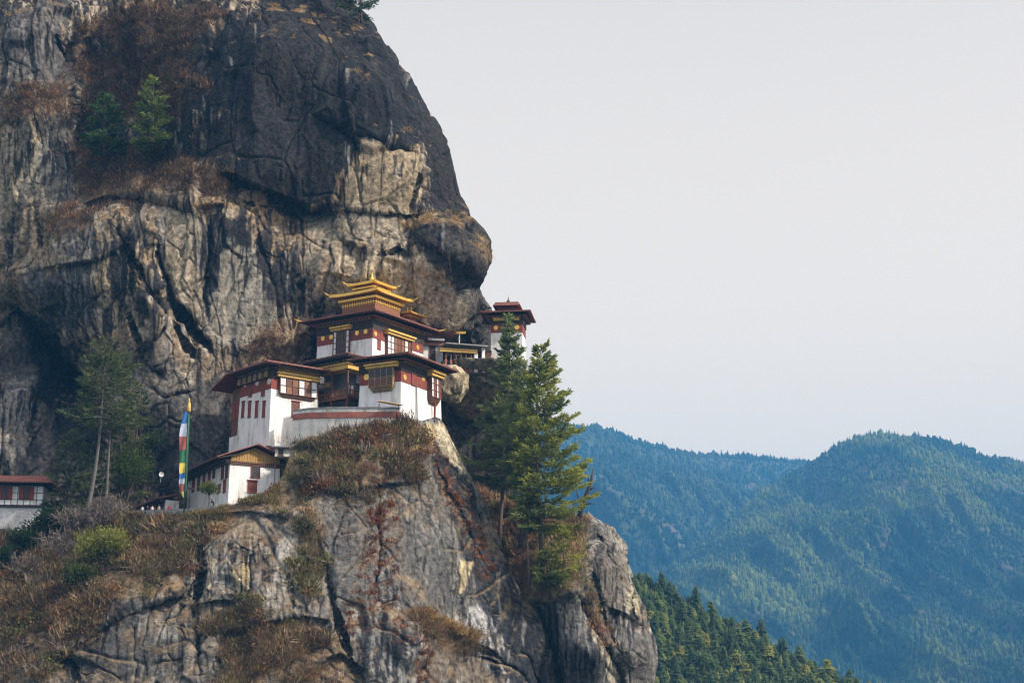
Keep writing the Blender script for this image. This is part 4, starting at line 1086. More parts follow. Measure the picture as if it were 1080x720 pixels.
# ---- small shed with a red roof
h = House("shed", 174, 541, 313, 30, 2.6, 12.5, "low shed with rusty red lean-to roof, left end of the long white house", "shed", 0)
zt = h.z(527); h.wall(zt)
for t, a, c in ((4.6, 530, 539), (6.8, 531, 540), (9.0, 532, 541), (11.2, 532.5, 541)): h.slit('L', t, h.z(c, 315 + t * 0.7), h.z(a, 315 + t * 0.7), 0.9, M_RED, 0, M_DARKP)
h.slit('L', 1.8, 0.15, h.z(529, 315), 1.9, M_RED, 0, M_DARKP)
b = MB(); b.hexa([(-1.6, -0.3, zt + 0.05), (3.4, -0.3, zt + 1.5), (3.4, 13.4, zt + 1.5), (-1.6, 13.4, zt + 0.05), (-1.6, -0.3, zt + 0.3), (3.4, -0.3, zt + 1.75), (3.4, 13.4, zt + 1.75), (-1.6, 13.4, zt + 0.3)])
b.build('roof', M_ROOFRED, h.root)
b = MB(); b.hexa([(-1.0, 0, zt - 0.35), (-0.1, 0, zt - 0.35), (-0.1, 12.5, zt - 0.35), (-1.0, 12.5, zt - 0.35), (-1.2, 0, zt + 0.04), (-0.1, 0, zt + 0.2), (-0.1, 12.5, zt + 0.2), (-1.2, 12.5, zt + 0.04)]); b.build('eave_beam', M_DTIM, h.root)

# ---- half-timbered house at the left border
h = House("timbered_house", -44, 552, 304, 6, 14.6, 9.0, "white panelled house on a stone base, cut by the left border", "house", 0)
z0 = h.z(532, 304); z1 = h.z(511, 304)
h.H = z1
MB().box(0.1, 14.3, 0.1, 9.0, -2.5, z0 - 0.3).build('stone_base', M_STONE, h.root)
MB().box(-0.2, 14.6, -0.2, 9.2, z0 - 0.296, z0).build('sill_beam', M_DTIM, h.root)
MB().box(0, 14.5, 0, 9.0, z0 + 0.003, z1).build('wall', M_WHITE, h.root)
b = MB(); n = 12
xs = [i * 14.5 / 13 for i in range(14)]
for x in xs: h.fhex(b, 'R', max(0, x - 0.05), min(14.5, x + 0.05), z0, z1, -0.05, 0.07)
for zz in (z0 + 0.1, z0 + (z1 - z0) * 0.30, z0 + (z1 - z0) * 0.64, z1 - 0.1): h.fhex(b, 'R', 0, 14.5, zz - 0.045, zz + 0.045, -0.05, 0.06)
b.build('timber_frame', M_DTIM, h.root)
for t in (11.7, 7.9): h.bay('R', t - 1.35, t + 1.1, z0 + (z1 - z0) * 0.33, z1 - 0.15, 0.18, 4, 1, M_RED, [M_RED, M_DARKP, M_DARKP, M_RED], None, 0, True)
b = MB(); b.hexa([(-1.5, -1.8, z1 + 0.35), (16.4, -1.8, z1 + 0.35), (14.5, 4.6, z1 + 2.3), (-1.5, 4.6, z1 + 2.3), (-1.5, -1.8, z1 + 0.6), (16.4, -1.8, z1 + 0.6), (14.5, 4.6, z1 + 2.55), (-1.5, 4.6, z1 + 2.55)])
b.hexa([(-1.5, 4.603, z1 + 2.3), (14.5, 4.603, z1 + 2.3), (16.4, 11, z1 + 0.35), (-1.5, 11, z1 + 0.35), (-1.5, 4.603, z1 + 2.55), (14.5, 4.603, z1 + 2.55), (16.4, 11, z1 + 0.6), (-1.5, 11, z1 + 0.6)])
b.v += [(16.35, -1.75, z1 + 0.36), (16.35, 10.9, z1 + 0.36), (14.45, 4.6, z1 + 2.32)]; q = len(b.v); b.f.append((q - 3, q - 2, q - 1))
ro = b.build('roof', M_ROOFRED, h.root)
MB().box(-0.1, 14.6, -0.1, 9.1, z1 + 0.004, z1 + 0.7).build('frieze', M_DTIM, h.root)

# ---- gallery with red pillars and its white wing, up by the gully
h = House("pillared_gallery", 466, 391, 327, 14, 8.4, 5.0, "open gallery with a row of red pillars, left of the white tower", "gallery", 0)
zc = h.z(371)
MB().box(0.2, 8.4, 3.2, 5.0, 0, zc).build('back_wall', M_DARKP, h.root)
MB().box(-0.2, 8.7, -0.5, 5.0, -0.5, -0.004).build('floor', M_DTIM, h.root)
for i in range(6):
    x = 0.8 + i * 1.02; MB().box(x - 0.2, x + 0.2, -0.2, 0.2, 0, zc * 0.62).build('pillar', M_COPING, h.root)
b = MB()
for i in range(6):
    x = 0.8 + i * 1.02; b.box(x - 0.12, x + 0.12, -0.1, 0.1, zc * 0.62 + 0.003, zc)
b.build('pillar_necks', M_TIM, h.root)
b = MB(); b.box(0.4, 6.1, -0.12, 0.0, 0.05, 1.0); b.build('parapet', M_RED, h.root)
b = MB(); b.box(6.5, 7.2, -0.25, 0.6, 0, zc); b.box(8.0, 8.6, -0.4, 0.3, 0, h.z(363)); b.build('white_pier', M_WHITE, h.root)
b = MB(); b.box(-0.5, 7.0, -0.5, 0.2, zc + 0.004, zc + 0.75); b.build('cornice', M_YEL, h.root)
b = MB(); b.hexa([(0.5, -1.4, h.z(363.5)), (9.0, -1.4, h.z(364.5)), (9.0, 5, h.z(362)), (0.5, 5, h.z(361)), (0.5, -1.4, h.z(362.3)), (9.0, -1.4, h.z(363.2)), (9.0, 5, h.z(360.5)), (0.5, 5, h.z(359.5))]); b.build('roof', M_SLATE, h.root)
h = House("white_wing", 443, 388, 329, 14, 4.6, 5.0, "small white wing with a dark door, between main temple and pillared gallery", "house", 0)
h.wall(h.z(364))
h.slit('R', 2.45, h.z(384), h.z(364.5), 1.3, M_TIM, 0.05, M_DTIM)
b = MB(); b.box(-0.5, 4.9, -0.5, 5, h.H + 0.004, h.H + 0.6); b.build('cornice', M_BRICK, h.root)
b = MB(); b.box(-0.2, 4.8, -0.2, 5, h.H + 0.604, h.z(351)); b.build('attic', M_TIM, h.root)
b = MB(); b.box(1.4, 4.7, -1.0, -0.205, h.z(359), h.z(357)); b.build('white_ledge', M_WHITE, h.root)
b = MB(); b.box(-2.0, 7.0, -2.0, 6, h.z(350.6), h.z(348.6)); b.build('roof', M_ROOFRED, h.root)
b = MB(); b.box(1.2, 2.7, -2.2, -1.9, h.z(349.6), h.z(348.2)); b.build('gilt_plaque', M_GOLD, h.root)
# little gilded bar on a pole
p0 = V(484.5, 366, 330); p1 = V(484.5, 352, 330)
po = empty("gilt_standard", p0, 0, "short white pole with a flat golden crossbar rising behind the gallery roof", "standard")
hh = p1.z - p0.z
MB().bar((0, 0, 0), (0, 0, hh), 0.22).build('pole', M_WHITE, po)
b = MB(); b.box(-1.2, 1.2, -0.3, 0.3, hh + 0.003, hh + 0.4); b.build('crossbar', M_GOLD, po)

# ---- white tower on the far right
h = House("tower_temple", 518, 392, 333, -7, 6.2, 5.6, "white tower temple with dark flared roof, behind the pine tops", "temple", 0.015)
h.wall(h.z(342)); h.band(h.z(351), h.z(342.4), 0.10, M_RED, 'red_band')
for t in (0.95, 5.2): h.disc('R', t, h.z(346), 0.50, 0.13, M_GOLD)
h.slit('R', 3.1, h.z(372), h.z(353), 1.2, M_TIM, 0, M_DARKP)
b = MB(); b.box(0.5, 5.7, -0.7, 0, h.z(339), h.z(335.5)); b.build('cornice', M_YEL, h.root)
h.roof(h.z(332), 2.1, 2.2, 1.3, 2.2, inner=True, oE=2.0)
MB().box(1.2, 5.0, 0.8, 4.6, h.z(329), h.z(322)).build('lantern_storey', M_TIM, h.root)
b = MB(); zz = h.z(322.5); b.hexa([(0.3, -0.2, zz), (5.9, -0.2, zz), (5.9, 5.6, zz), (0.3, 5.6, zz), (0.8, 0.3, zz + 0.8), (5.4, 0.3, zz + 0.8), (5.4, 5.2, zz + 0.8), (0.8, 5.2, zz + 0.8)]); b.build('upper_roof', M_ROOFRED, h.root)
finial(h, 3.1, 2.7, zz + 0.8, 0.75, M_DTIM)
g = House("timber_stair_house", 512, 391, 330.5, 0, 1.1, 3.0, "narrow brown boarded wall standing in the dark gap left of the white tower", "wall", 0)
g.wall(g.z(371), M_TIM); b = MB(); b.box(-0.1, 1.2, -0.1, 3, g.H + 0.004, g.H + 0.3); b.build('cap', M_DTIM, g.root)

# ---- courtyard wall with red band
pp = [(309, 303.0), (325, 300.8), (345, 299.3), (372, 298.2), (400, 297.6), (422, 297.4)]
def ribbon(lo, hi, dy, th, m, name, parent):
    """a wall along the path: lo and hi are heights read at each path point"""
    b = MB(); n = len(pp)
    for i in range(n - 1):
        q = []
        for j in (i, i + 1):
            px, Y = pp[j]
            a = V(px, lo[j], Y - dy); c = V(px, hi[j], Y - dy); c.x, c.y = a.x, a.y
            q.append((a - o_, c - o_))
        (a0, c0), (a1, c1) = q; back = Vector((0, th, 0))
        b.hexa([a0, a1, a1 + back, a0 + back, c0, c1, c1 + back, c0 + back])
    return b.build(name, m, parent)
o_ = V(365, 450, 298)
w = empty("courtyard_wall", o_, 0, "curving courtyard wall with a red band above stained white masonry, below the balcony", "wall")
ribbon([476, 474, 472, 468, 462, 458], [442.5, 441.0, 440.6, 440.3, 440.2, 440.4], 0, 0.8, M_OLDW, 'masonry', w)
ribbon([442.3, 440.8, 440.4, 440.1, 440.0, 440.2], [437.0, 435.2, 434.6, 434.3, 434.2, 434.2], 0.12, 0.9, M_COPING, 'red_band', w)
ribbon([436.8, 435.0, 434.4, 434.1, 434.0, 434.0], [433.8, 431.5, 430.6, 430.4, 430.4, 430.8], 0.02, 0.7, M_OLDW, 'white_band', w)
ribbon([433.6, 431.3, 430.4, 430.2, 430.2, 430.6], [432.4, 429.9, 429.0, 428.8, 428.8, 429.4], 0.16, 1.0, M_SLATE, 'coping', w)

# ---- small white outhouse below the big house
h = House("outhouse", 290, 481, 298, 12, 4.2, 3.0, "tiny white outhouse with a flat grey slate roof, tucked under the tall white house", "outhouse", 0)
h.wall(h.z(472), M_OLDW)
b = MB(); b.hexa([(-0.6, -0.8, h.H), (4.6, -0.8, h.H + 0.1), (4.6, 3.4, h.H + 0.7), (-0.6, 3.4, h.H + 0.6), (-0.6, -0.8, h.H + 0.2), (4.6, -0.8, h.H + 0.3), (4.6, 3.4, h.H + 0.9), (-0.6, 3.4, h.H + 0.8)]); b.build('roof', M_SLATE, h.root)
h.slit('R', 1.0, 0.2, h.H - 0.3, 0.9, M_TIM, 0, M_DARKP)

# ---- timber rack leaning against the cliff edge house
b0 = V(404, 432, 296.6)
r = empty("timber_rack", b0, R(20), "small rack of yellow boards against the white wall under the arched bay window", "rack")
b = MB()
for i in range(5): b.bar((-1.2 + i * 0.1, -0.1 - 0.28 * i, 1.35 - 0.02 * i), (3.0 + 0.08 * i, -0.1 - 0.28 * i, 0.95 - 0.02 * i), 0.26, 0.09)
b.build('boards', M_YEL, r)
for x in (-0.9, 2.6): MB().bar((x, -0.6, -0.4), (x, -0.6, 1.0), 0.14).build('leg', M_TIM, r)

# ---- prayer flag
YF = SB(194, 541).y + 0.3
p0 = V(194.3, 536, YF); p1 = V(195.2, 421, YF); hgt = p1.z - p0.z
fl = empty("prayer_flag", p0, 0, "tall vertical prayer banner in blue, white, red, green and yellow on a green pole", "prayer flag")
M_POLE = mat("green_pole_paint", (0.03, 0.10, 0.055), 0.6, 0.2, 2.0)
b = MB(); b.tube([(0, 0, -1.5), (0, 0, hgt * 0.5), (0.05, 0, hgt - 1.2)], [0.13, 0.11, 0.08], 10); b.build('pole', M_POLE, fl, True)
b = MB(); b.lathe((0.05, 0, hgt - 2.2), [(0.28, 0), (0.32, 0.1), (0.30, 1.3), (0.20, 1.6), (0.12, 1.75), (0.2, 1.85), (0.05, 2.4)]); b.build('gilded_top', M_YEL, fl, True)
b = MB(); b.bar((-0.35, 0, hgt - 2.4), (0.4, 0, hgt - 2.4), 0.12); b.build('top_bar', M_TIM, fl)
CLOTH = {'blue': (0.035, 0.14, 0.40), 'white': (0.42, 0.45, 0.56), 'red': (0.34, 0.10, 0.075), 'green': (0.03, 0.15, 0.065), 'yellow': (0.56, 0.45, 0.07)}
MC = {k: mat(k + "_cloth", v, 0.85, 0.12, 2.0) for k, v in CLOTH.items()}
ys = [434, 446, 460, 474, 488, 498, 504, 510, 522]
wd = [4.6, 6.6, 7.6, 7.4, 6.6, 5.6, 5.9, 6.2, 4.8, 1.0]
def banner(za, zb, wa, wb, m):
    b = MB(); n, k = 6, 5; lo = []; 
    pts = []
    for j in range(n + 1):
        t = j / n; z = za + (zb - za) * t; ww = wa + (wb - wa) * t
        row = []
        for i in range(k + 1):
            s = i / k
            yy = 0.22 * math.sin(s * 5.0 + z * 0.9) * s + 0.12 * math.sin(z * 2.1 + s * 3)
            row.append(Vector((-0.14 - ww * s, -0.05 + yy, z - 0.10 * s * (1 + math.sin(z * 1.3)))))
        pts.append(row)
    base = 0
    for j in range(n + 1):
        for p in pts[j]: b.v.append(tuple(p))
    for j in range(n + 1):
        for p in pts[j]: b.v.append((p.x, p.y + 0.02, p.z))
    N = (n + 1) * (k + 1)
    for j in range(n):
        for i in range(k):
            a = j * (k + 1) + i
            b.f += [(a, a + 1, a + k + 2, a + k + 1), (N + a, N + a + k + 1, N + a + k + 2, N + a + 1)]
    return b.build('cloth_panel', m, fl, True)
zz = [float(at(194, y, YF)[2]) - p0.z for y in (434, 446, 460, 474, 488, 498, 504, 510, 518, 524)]
seq = ['blue', 'white', 'red', 'green', 'yellow', 'blue', 'white', 'red', 'yellow']
for i, c in enumerate(seq): banner(zz[i] - (0.02 if i else 0), zz[i + 1], wd[i] / 5.9 * 0.95, wd[i + 1] / 5.9 * 0.95, MC[c])
b = MB(); b.box(-0.12, 0.26, 0.12, 0.15, zz[8], zz[0]); b.build('green_edging', MC['green'], fl)

# ---- satellite dish, post, terrace
d0 = V(170.5, 505, 309)
d = empty("satellite_dish", d0, R(30), "white round satellite dish on the dark rock above the shed roof", "satellite dish")
b = MB()
prof = [(0.02, 0.2), (0.2, 0.16), (0.36, 0.09), (0.48, 0.0)]
n = 16
for r_, k_ in prof:
    for i in range(n):
        a = 2 * math.pi * i / n; b.v.append((r_ * math.cos(a), 0.2 + k_, 0.9 + r_ * math.sin(a)))
for j in range(3):
    for i in range(n): b.f.append((j * n + i, j * n + (i + 1) % n, (j + 1) * n + (i + 1) % n, (j + 1) * n + i))
b.build('dish', M_STONE, d, True)
b = MB(); b.bar((0, 0.5, -0.6), (0, 0.45, 0.9), 0.08); b.bar((0, 0.4, 0.9), (0, -0.35, 0.75), 0.04); b.build('mount', M_STEEL, d)
l0 = V(199.5, 535, YF + 0.5)
d = empty("notice_post", l0, 0, "thin dark post with a flat board on top, right of the prayer flag pole", "post")
b = MB(); b.bar((0, 0, -0.5), (0, 0, 3.1), 0.12); b.build('post', M_DTIM, d)
b = MB(); b.box(-0.55, 0.55, -0.1, 0.12, 3.1, 3.45); b.build('board', M_DTIM, d)
tr = MB()
path = [(x, y, SB(x, 541).y + 0.2) for x, y in ((133, 538), (150, 538), (175, 537), (205, 535.5), (226, 532.5))]
o_ = V(180, 541, 297)
for i in range(len(path) - 1):
    a, c = V(*path[i]) - o_, V(*path[i + 1]) - o_
    tr.hexa([a - Vector((0, 0, 1.3)), c - Vector((0, 0, 1.3)), c + Vector((0, 0.5, -1.3)), a + Vector((0, 0.5, -1.3)), a, c, c + Vector((0, 0.5, 0)), a + Vector((0, 0.5, 0))])
t = tr.build('terrace_wall', M_SLATE); t.location = o_
set_tag(t, "low grey stone terrace wall along the ledge in front of the long white house", "wall")
b = MB()
for i in range(len(path) - 1):
    a, c = V(*path[i]) - o_, V(*path[i + 1]) - o_
    b.hexa([a + Vector((0, 0.5, -1.3)), c + Vector((0, 0.5, -1.3)), c + Vector((0, 7, -1.3)), a + Vector((0, 9, -1.3)), a + Vector((0, 0.5, -0.75)), c + Vector((0, 0.5, -0.75)), c + Vector((0, 7, -0.75)), a + Vector((0, 9, -0.75))])
g_ = b.build('terrace', M_SLATE); g_.location = o_; set_tag(g_, kind='structure')
# ------------------------------------------------------------------ distant hills and valley
def hill(name, crest, Yc, Yb, u0, u1, vb, nu, nv, amp, seed, col):
    u = np.linspace(u0, u1, nu); t = np.linspace(0, 1, nv)
    U = np.repeat(u[None], nv, 0); cy = interp(u, crest)
    Wv = cy[None] + (vb - cy)[None] * t[:, None]
    Yd = interp(u, Yc)[None] * (1 - t[:, None]) + interp(u, Yb)[None] * t[:, None]
    P = at(U, Wv, Yd)
    q = P.reshape(-1, 3)
    s = amp
    # spurs and gullies that run down the slope
    w = np.stack([q[:, 0] + 0.55 * q[:, 2], 0.25 * q[:, 1], 0.30 * q[:, 2]], -1)
    n = 0.7 * ridged(w / (s * 3.4), 2, seed + 3) + 0.62 * ridged(w / (s * 1.45), 3, seed) + 0.22 * ridged(w / (s * 0.6), 3, seed + 5)
    sh = (n * s).reshape(U.shape) * np.minimum(1, 4 * t[:, None] + 0.1)
    P[..., 1] -= sh * 1.75
    P[..., 2] += 0.25 * sh * np.minimum(1, 3 * t[:, None])
    N_ = grid_normals(P)
    # far side of the crest, and down to the valley floor
    back = P[:1].copy(); back[..., 1] += 400; back[..., 2] -= 150
    back2 = back.copy(); back2[..., 1] += 1500; back2[..., 2] = -255
    foot = P[-1:].copy(); foot[..., 1] -= 60; foot[..., 2] = -255
    Q = np.concatenate([back2, back, P, foot])
    tone = fbm(q / (s * 1.2), 4, seed + 7).reshape(U.shape)
    bare = sstep(0.36, 0.5, fbm(q / np.array([70.0, 110.0, 190.0]), 4, seed + 9)).reshape(U.shape) * np.minimum(1, 6 * t[:, None])
    C = paint(np.array(col) * (1 + 0.5 * tone[..., None]), bare, (0.105, 0.085, 0.065))
    Cx = np.concatenate([C[:1], C[:1], C, C[-1:]])
    o = mesh_np(name, Q.reshape(-1, 3), grid_faces(nv + 3, nu), M_GROUND, None, np.clip(Cx, 0.01, 0.5).reshape(-1, 3), True)
    set_tag(o, kind='structure')
    return dict(P=P, N=N_, U=U, W=Wv, o=o, nz=n.reshape(U.shape), tone=bare)
ridge = hill("far_ridge", [(150, 470), (350, 452), (540, 447), (612, 453), (640, 460), (680, 470), (705, 476), (740, 481), (780, 483), (850, 489), (900, 505), (1000, 565), (1100, 625)],
             [(150, 4200), (540, 4300), (850, 5200), (1100, 5600)], [(150, 2600), (540, 2700), (850, 3400), (1100, 3900)], 150, 1110, 760, 460, 160, 170, 801, (0.045, 0.055, 0.030))
mount = hill("mountain", [(640, 645), (700, 605), (760, 557), (800, 525), (840, 500), (856, 491), (868, 483), (886, 474), (905, 468), (930, 465), (955, 465), (975, 466), (990, 470), (1010, 479), (1035, 486), (1060, 488), (1080, 493), (1140, 505), (1260, 545), (1500, 600)],
             [(640, 3300), (850, 3900), (960, 3900), (1260, 4100)], [(640, 2600), (900, 2500), (1260, 2300)], 640, 1500, 800, 460, 180, 190, 821, (0.055, 0.060, 0.032))
slope = hill("wooded_hillside", [(300, 520), (520, 560), (600, 584), (660, 616), (690, 626), (740, 650), (800, 682), (850, 708), (890, 728), (930, 746), (1000, 780), (1100, 815)],
             [(300, 790), (520, 760), (800, 700), (1100, 660)], [(300, 640), (520, 620), (1100, 580)], 300, 1100, 860, 200, 80, 14, 841, (0.05, 0.05, 0.025))
g = np.linspace(-1, 1, 60)
GX, GY = np.meshgrid(np.sign(g) * np.abs(g) ** 1.6 * 26000, np.sign(g) * np.abs(g) ** 1.6 * 26000)
GZ = -170 - 60 * sstep(400, 2500, np.hypot(GX, GY)) + 6 * fbm(np.stack([GX.ravel() / 300, GY.ravel() / 300, 0 * GX.ravel()], -1), 4, 5).reshape(GX.shape)
GP = np.stack([GX, GY, GZ], -1)
gc = np.array([0.06, 0.065, 0.035]) * (1 + 0.4 * fbm(GP.reshape(-1, 3) / 500, 4, 8)[:, None])
ground = mesh_np("valley_ground", GP.reshape(-1, 3), grid_faces(60, 60)[:, ::-1], M_GROUND, None, np.clip(gc, 0.01, 1), True)
set_tag(ground, kind='structure')

def far_trees(name, H, n, seed, hgt, wid, keep, u0, u1, cols, label, round_=0.35):
    r = np.random.default_rng(seed)
    nv, nu = H['U'].shape
    i = r.random(n) * (nv - 1.01); j = r.random(n) * (nu - 1.01)
    i[: n // 14] = r.random(n // 14) * 1.5                      # the crest carries its own row
    crest = (i < 1.2) & (r.random(n) < 0.4)
    i0, j0 = i.astype(int), j.astype(int); fi, fj = (i - i0)[:, None], (j - j0)[:, None]
    G = lambda A: (A[i0, j0] * (1 - fi) * (1 - fj) + A[i0 + 1, j0] * fi * (1 - fj) + A[i0, j0 + 1] * (1 - fi) * fj + A[i0 + 1, j0 + 1] * fi * fj)
    p = G(H['P']); u = H['U'][i0, j0]; tone = H['tone'][i0, j0]; ridge_ = H['nz'][i0, j0]
    k = (r.random(n) < keep(p, tone)) & (u > u0) & (u < u1)
    p, tone, ridge_ = p[k], tone[k], ridge_[k]; m = len(p)
    S = 6
    a = np.arange(S) / S * 2 * np.pi
    big = (0.7 + 0.6 * sstep(-0.3, 0.4, fbm(p / 120.0, 3, seed + 8))) * np.where(crest[k], 1.25, 1.0)
    h = hgt * (0.5 + 0.9 * r.random(m) ** 1.7) * big; w = wid * (0.5 + 0.9 * r.random(m)) * big
    rnd = (r.random(m) < round_)                                   # round-headed trees among the spires
    V_ = []; 
    rot = r.random(m) * 6.28
    for zf, rf_s, rf_r in ((0.05, 0.80, 0.62), (0.38, 0.62, 1.0), (0.72, 0.30, 0.72)):
        rf = np.where(rnd, rf_r, rf_s)
        rr = (w / 2 * rf)[:, None] * (0.62 + 0.7 * r.random((m, S)))
        zz = (h * zf)[:, None] + (h * 0.10)[:, None] * (r.random((m, S)) - 0.5)
        V_.append(np.stack([p[:, None, 0] + rr * np.cos(a + rot[:, None]), p[:, None, 1] + rr * np.sin(a + rot[:, None]), p[:, None, 2] + zz], -1))
    tip = p[:, None, :].copy(); tip[:, 0, 2] += h * np.where(rnd, 0.88, 1.0)
    V_ = np.concatenate(V_ + [tip], 1)                           # (m, 19, 3)
    f = []
    for l in range(2):
        for s in range(S):
            s2 = (s + 1) % S
            f += [(l * S + s, l * S + s2, (l + 1) * S + s2), (l * S + s, (l + 1) * S + s2, (l + 1) * S + s)]
    for s in range(S): f.append((2 * S + s, 2 * S + (s + 1) % S, 3 * S))
    f = np.array(f)
    Fc = (f[None] + (np.arange(m) * (3 * S + 1))[:, None, None]).reshape(-1, 3)
    mixn = fbm(p / 260.0, 3, seed + 2); c = cols(p, mixn, r)
    c = c * (0.7 + 0.6 * r.random((m, 1)))
    c = np.repeat(c[:, None, :], 3 * S + 1, 1)
    o = mesh_np(name, V_.reshape(-1, 3), Fc, M_FAR, None, np.clip(c, 0.004, 1).reshape(-1, 3))
    set_tag(o, label, "forest", None, 'stuff')
    return o
def cols_mix(dark, light, sun):
    def f(p, mixn, r):
        m = sstep(-0.25, 0.35, mixn + 0.35 * (r.random(len(p)) - 0.5))[:, None]
        c = np.array(dark) * (1 - m) + np.array(light) * m
        k = (r.random(len(p)) < sun)[:, None]
        return np.where(k, np.array([0.13, 0.13, 0.035]), c)
    return f
far_trees("ridge_forest", ridge, 33000, 3, 17, 10.5, lambda p, t: 1.0 - 0.7 * t, 150, 1000, cols_mix((0.012, 0.027, 0.018), (0.040, 0.056, 0.024), 0.01), "hazy blue far forest covering the long ridge at the left of the skyline")
far_trees("mountain_forest", mount, 50000, 4, 15.5, 9.5, lambda p, t: 1.0 - 0.75 * t, 660, 1500, cols_mix((0.012, 0.028, 0.016), (0.085, 0.105, 0.024), 0.01), "hazy green forest covering the rounded mountain on the right")

# ------------------------------------------------------------------ trees and shrubs
def tufts(base, dirs, length, width, cols, r, face=None):
    """thin needle or leaf triangles: base (n,3), dirs (n,3)"""
    n = len(base)
    d = dirs / (np.linalg.norm(dirs, axis=1, keepdims=True) + 1e-9)
    s = np.cross(d, r.normal(size=(n, 3)) if face is None else face + 0.55 * r.normal(size=(n, 3))); s /= (np.linalg.norm(s, axis=1, keepdims=True) + 1e-9)
    L = length[:, None]; Wd = width[:, None]
    v = np.stack([base - s * Wd * 0.3, base + d * L * 0.45 + s * Wd * 0.6, base + d * L, base + d * L * 0.4 - s * Wd * 0.6], 1).reshape(-1, 3)
    f = np.arange(n * 4).reshape(n, 4)
    c = np.repeat(cols, 4, 0)
    return v, f, c

def pine_mesh(H, R0, seed, crown=0.12, whorls=40, per=6, droop=0.25, tuft=0.85, dens=10, dark=(0.022, 0.045, 0.020), light=(0.075, 0.105, 0.026), lean=(0, 0), ragged=0.25, top_shape=0.75, trunk_r=0.45, side=None, flat=0.0):
    """one conifer in its own coordinates: trunk with limbs, and a crown of needle sprays"""
    r = np.random.default_rng(seed)
    tr = MB()
    n = 10
    cxy = lambda z: (lean[0] * (z / H) + 0.012 * H * math.sin(z / H * 5 + seed), lean[1] * (z / H) + 0.012 * H * math.cos(z / H * 4 + seed))
    tr.tube([(*cxy(H * i / n), H * i / n) for i in range(n + 1)], [trunk_r * (1 - 0.93 * i / n) + (0.12 * trunk_r if i == 0 else 0) for i in range(n + 1)], 8)
    B, D, Lg, Wd, Cc, Fn = [], [], [], [], [], []
    for w in range(whorls):
        f = (w + r.random() * 0.7) / whorls
        z = H * (crown + (0.995 - crown) * f)
        k = per if f < 0.85 else max(3, per - 2)
        a0 = r.random() * 6.28
        for b in range(k):
            if r.random() < ragged * 0.6: continue
            a = a0 + b * 6.28 / k + r.normal() * 0.35
            prof = (1 - f) ** top_shape * (0.35 + 0.65 * min(1, f / 0.18 + 0.25))
            L = R0 * prof * (1 - ragged + 2 * ragged * r.random()) + 0.25
            if side is not None: L *= 1 + side[0] * math.cos(a - side[1])
            el = 0.35 * f + 0.10 - droop * (1 - f) + r.normal() * 0.08
            cx, cy = cxy(z)
            d = np.array([math.cos(a) * math.cos(el), math.sin(a) * math.cos(el), math.sin(el)])
            p0 = np.array([cx, cy, z])
            tip = p0 + d * L + np.array([0, 0, 0.10 * L])
            mid = p0 + d * L * 0.55 - np.array([0, 0, 0.05 * L])
            if L > 0.9: tr.tube([p0, mid, tip], [max(0.03, trunk_r * 0.22 * (1 - f) + 0.02), 0.035, 0.012], 4, False)
            m = max(4, int(dens * (L + 0.6)))
            t = 0.18 + 0.82 * r.random(m) ** 0.75
            pts = np.where((t < 0.55)[:, None], p0 + (mid - p0) * (t / 0.55)[:, None], mid + (tip - mid) * ((t - 0.55) / 0.45)[:, None])
            lat = np.array([-math.sin(a), math.cos(a), 0])
            sw = (r.random(m) * 2 - 1) * 0.30 * L * (1 - 0.55 * t)
            pts = pts + lat * sw[:, None] + r.normal(size=(m, 3)) * np.array([0.1, 0.1, 0.12 + flat])
            dd = d * (0.7 + 0.5 * r.random((m, 1))) + lat * (np.sign(sw) * (0.3 + 0.6 * r.random(m)))[:, None] + r.normal(size=(m, 3)) * 0.35 + np.array([0, 0, 0.12])
            Fn.append(np.array([math.cos(a), math.sin(a), 0.75]) + np.sign(sw)[:, None] * lat * 0.4)
            B.append(pts); D.append(dd); Lg.append(tuft * (0.6 + 0.8 * r.random(m))); Wd.append(tuft * 0.30 * (0.6 + 0.8 * r.random(m)))
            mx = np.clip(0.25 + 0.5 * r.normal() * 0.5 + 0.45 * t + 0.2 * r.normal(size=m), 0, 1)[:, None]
            Cc.append(np.array(dark) * (1 - mx) + np.array(light) * mx)
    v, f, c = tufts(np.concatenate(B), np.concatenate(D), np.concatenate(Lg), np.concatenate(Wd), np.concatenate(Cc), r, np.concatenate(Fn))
    return tr, v, f, c
def pine(name, loc, label, group=None, cat="pine tree", bark=None, **kw):
    tr, v, f, c = pine_mesh(**kw)
    o = empty(name, loc, 0, label, cat, group)
    tr.build('trunk', bark or M_BARK, o, True)
    mesh_np('crown', v, f, M_LEAF, o, c)
    return o
M_BARKG = mat("grey_bark", (0.115, 0.10, 0.09), 0.95, 0.35, 3.0, 0.5)
M_TWIG = attr_mat("bare_twigs", rough=0.95, var=0.2, scale=2.0, bump=0)

# the four tall pines on the wooded spur
def zspan(px, p0, p1, Y): return float(at(px, p1, Y)[2] - at(px, p0, Y)[2])
DK, LT = (0.085, 0.115, 0.055), (0.25, 0.29, 0.10)
pine("pine_tree", up(V(529, 566, 319), -1.0), "tall blue-green pine with its top in front of the white tower, leftmost on the spur", cat="pine tree", H=zspan(529, 571, 331, 319), R0=7.4, seed=5, crown=0.24, whorls=38, per=6, dens=18, tuft=0.85, lean=(1.6, 0), dark=DK, light=LT, top_shape=0.98, ragged=0.42, droop=0.2)
pine("pine_tree", up(V(568, 596, 304), -1.0), "tall pine with golden green layered boughs reaching right, rightmost of the tall pines", cat="pine tree", H=zspan(568, 601, 360, 304), R0=6.9, seed=8, crown=0.17, whorls=40, per=6, dens=20, tuft=0.85, dark=(0.08, 0.112, 0.035), light=(0.35, 0.36, 0.065), side=(0.3, 0.1), ragged=0.36, top_shape=0.56, lean=(0.4, 0), droop=0.10)
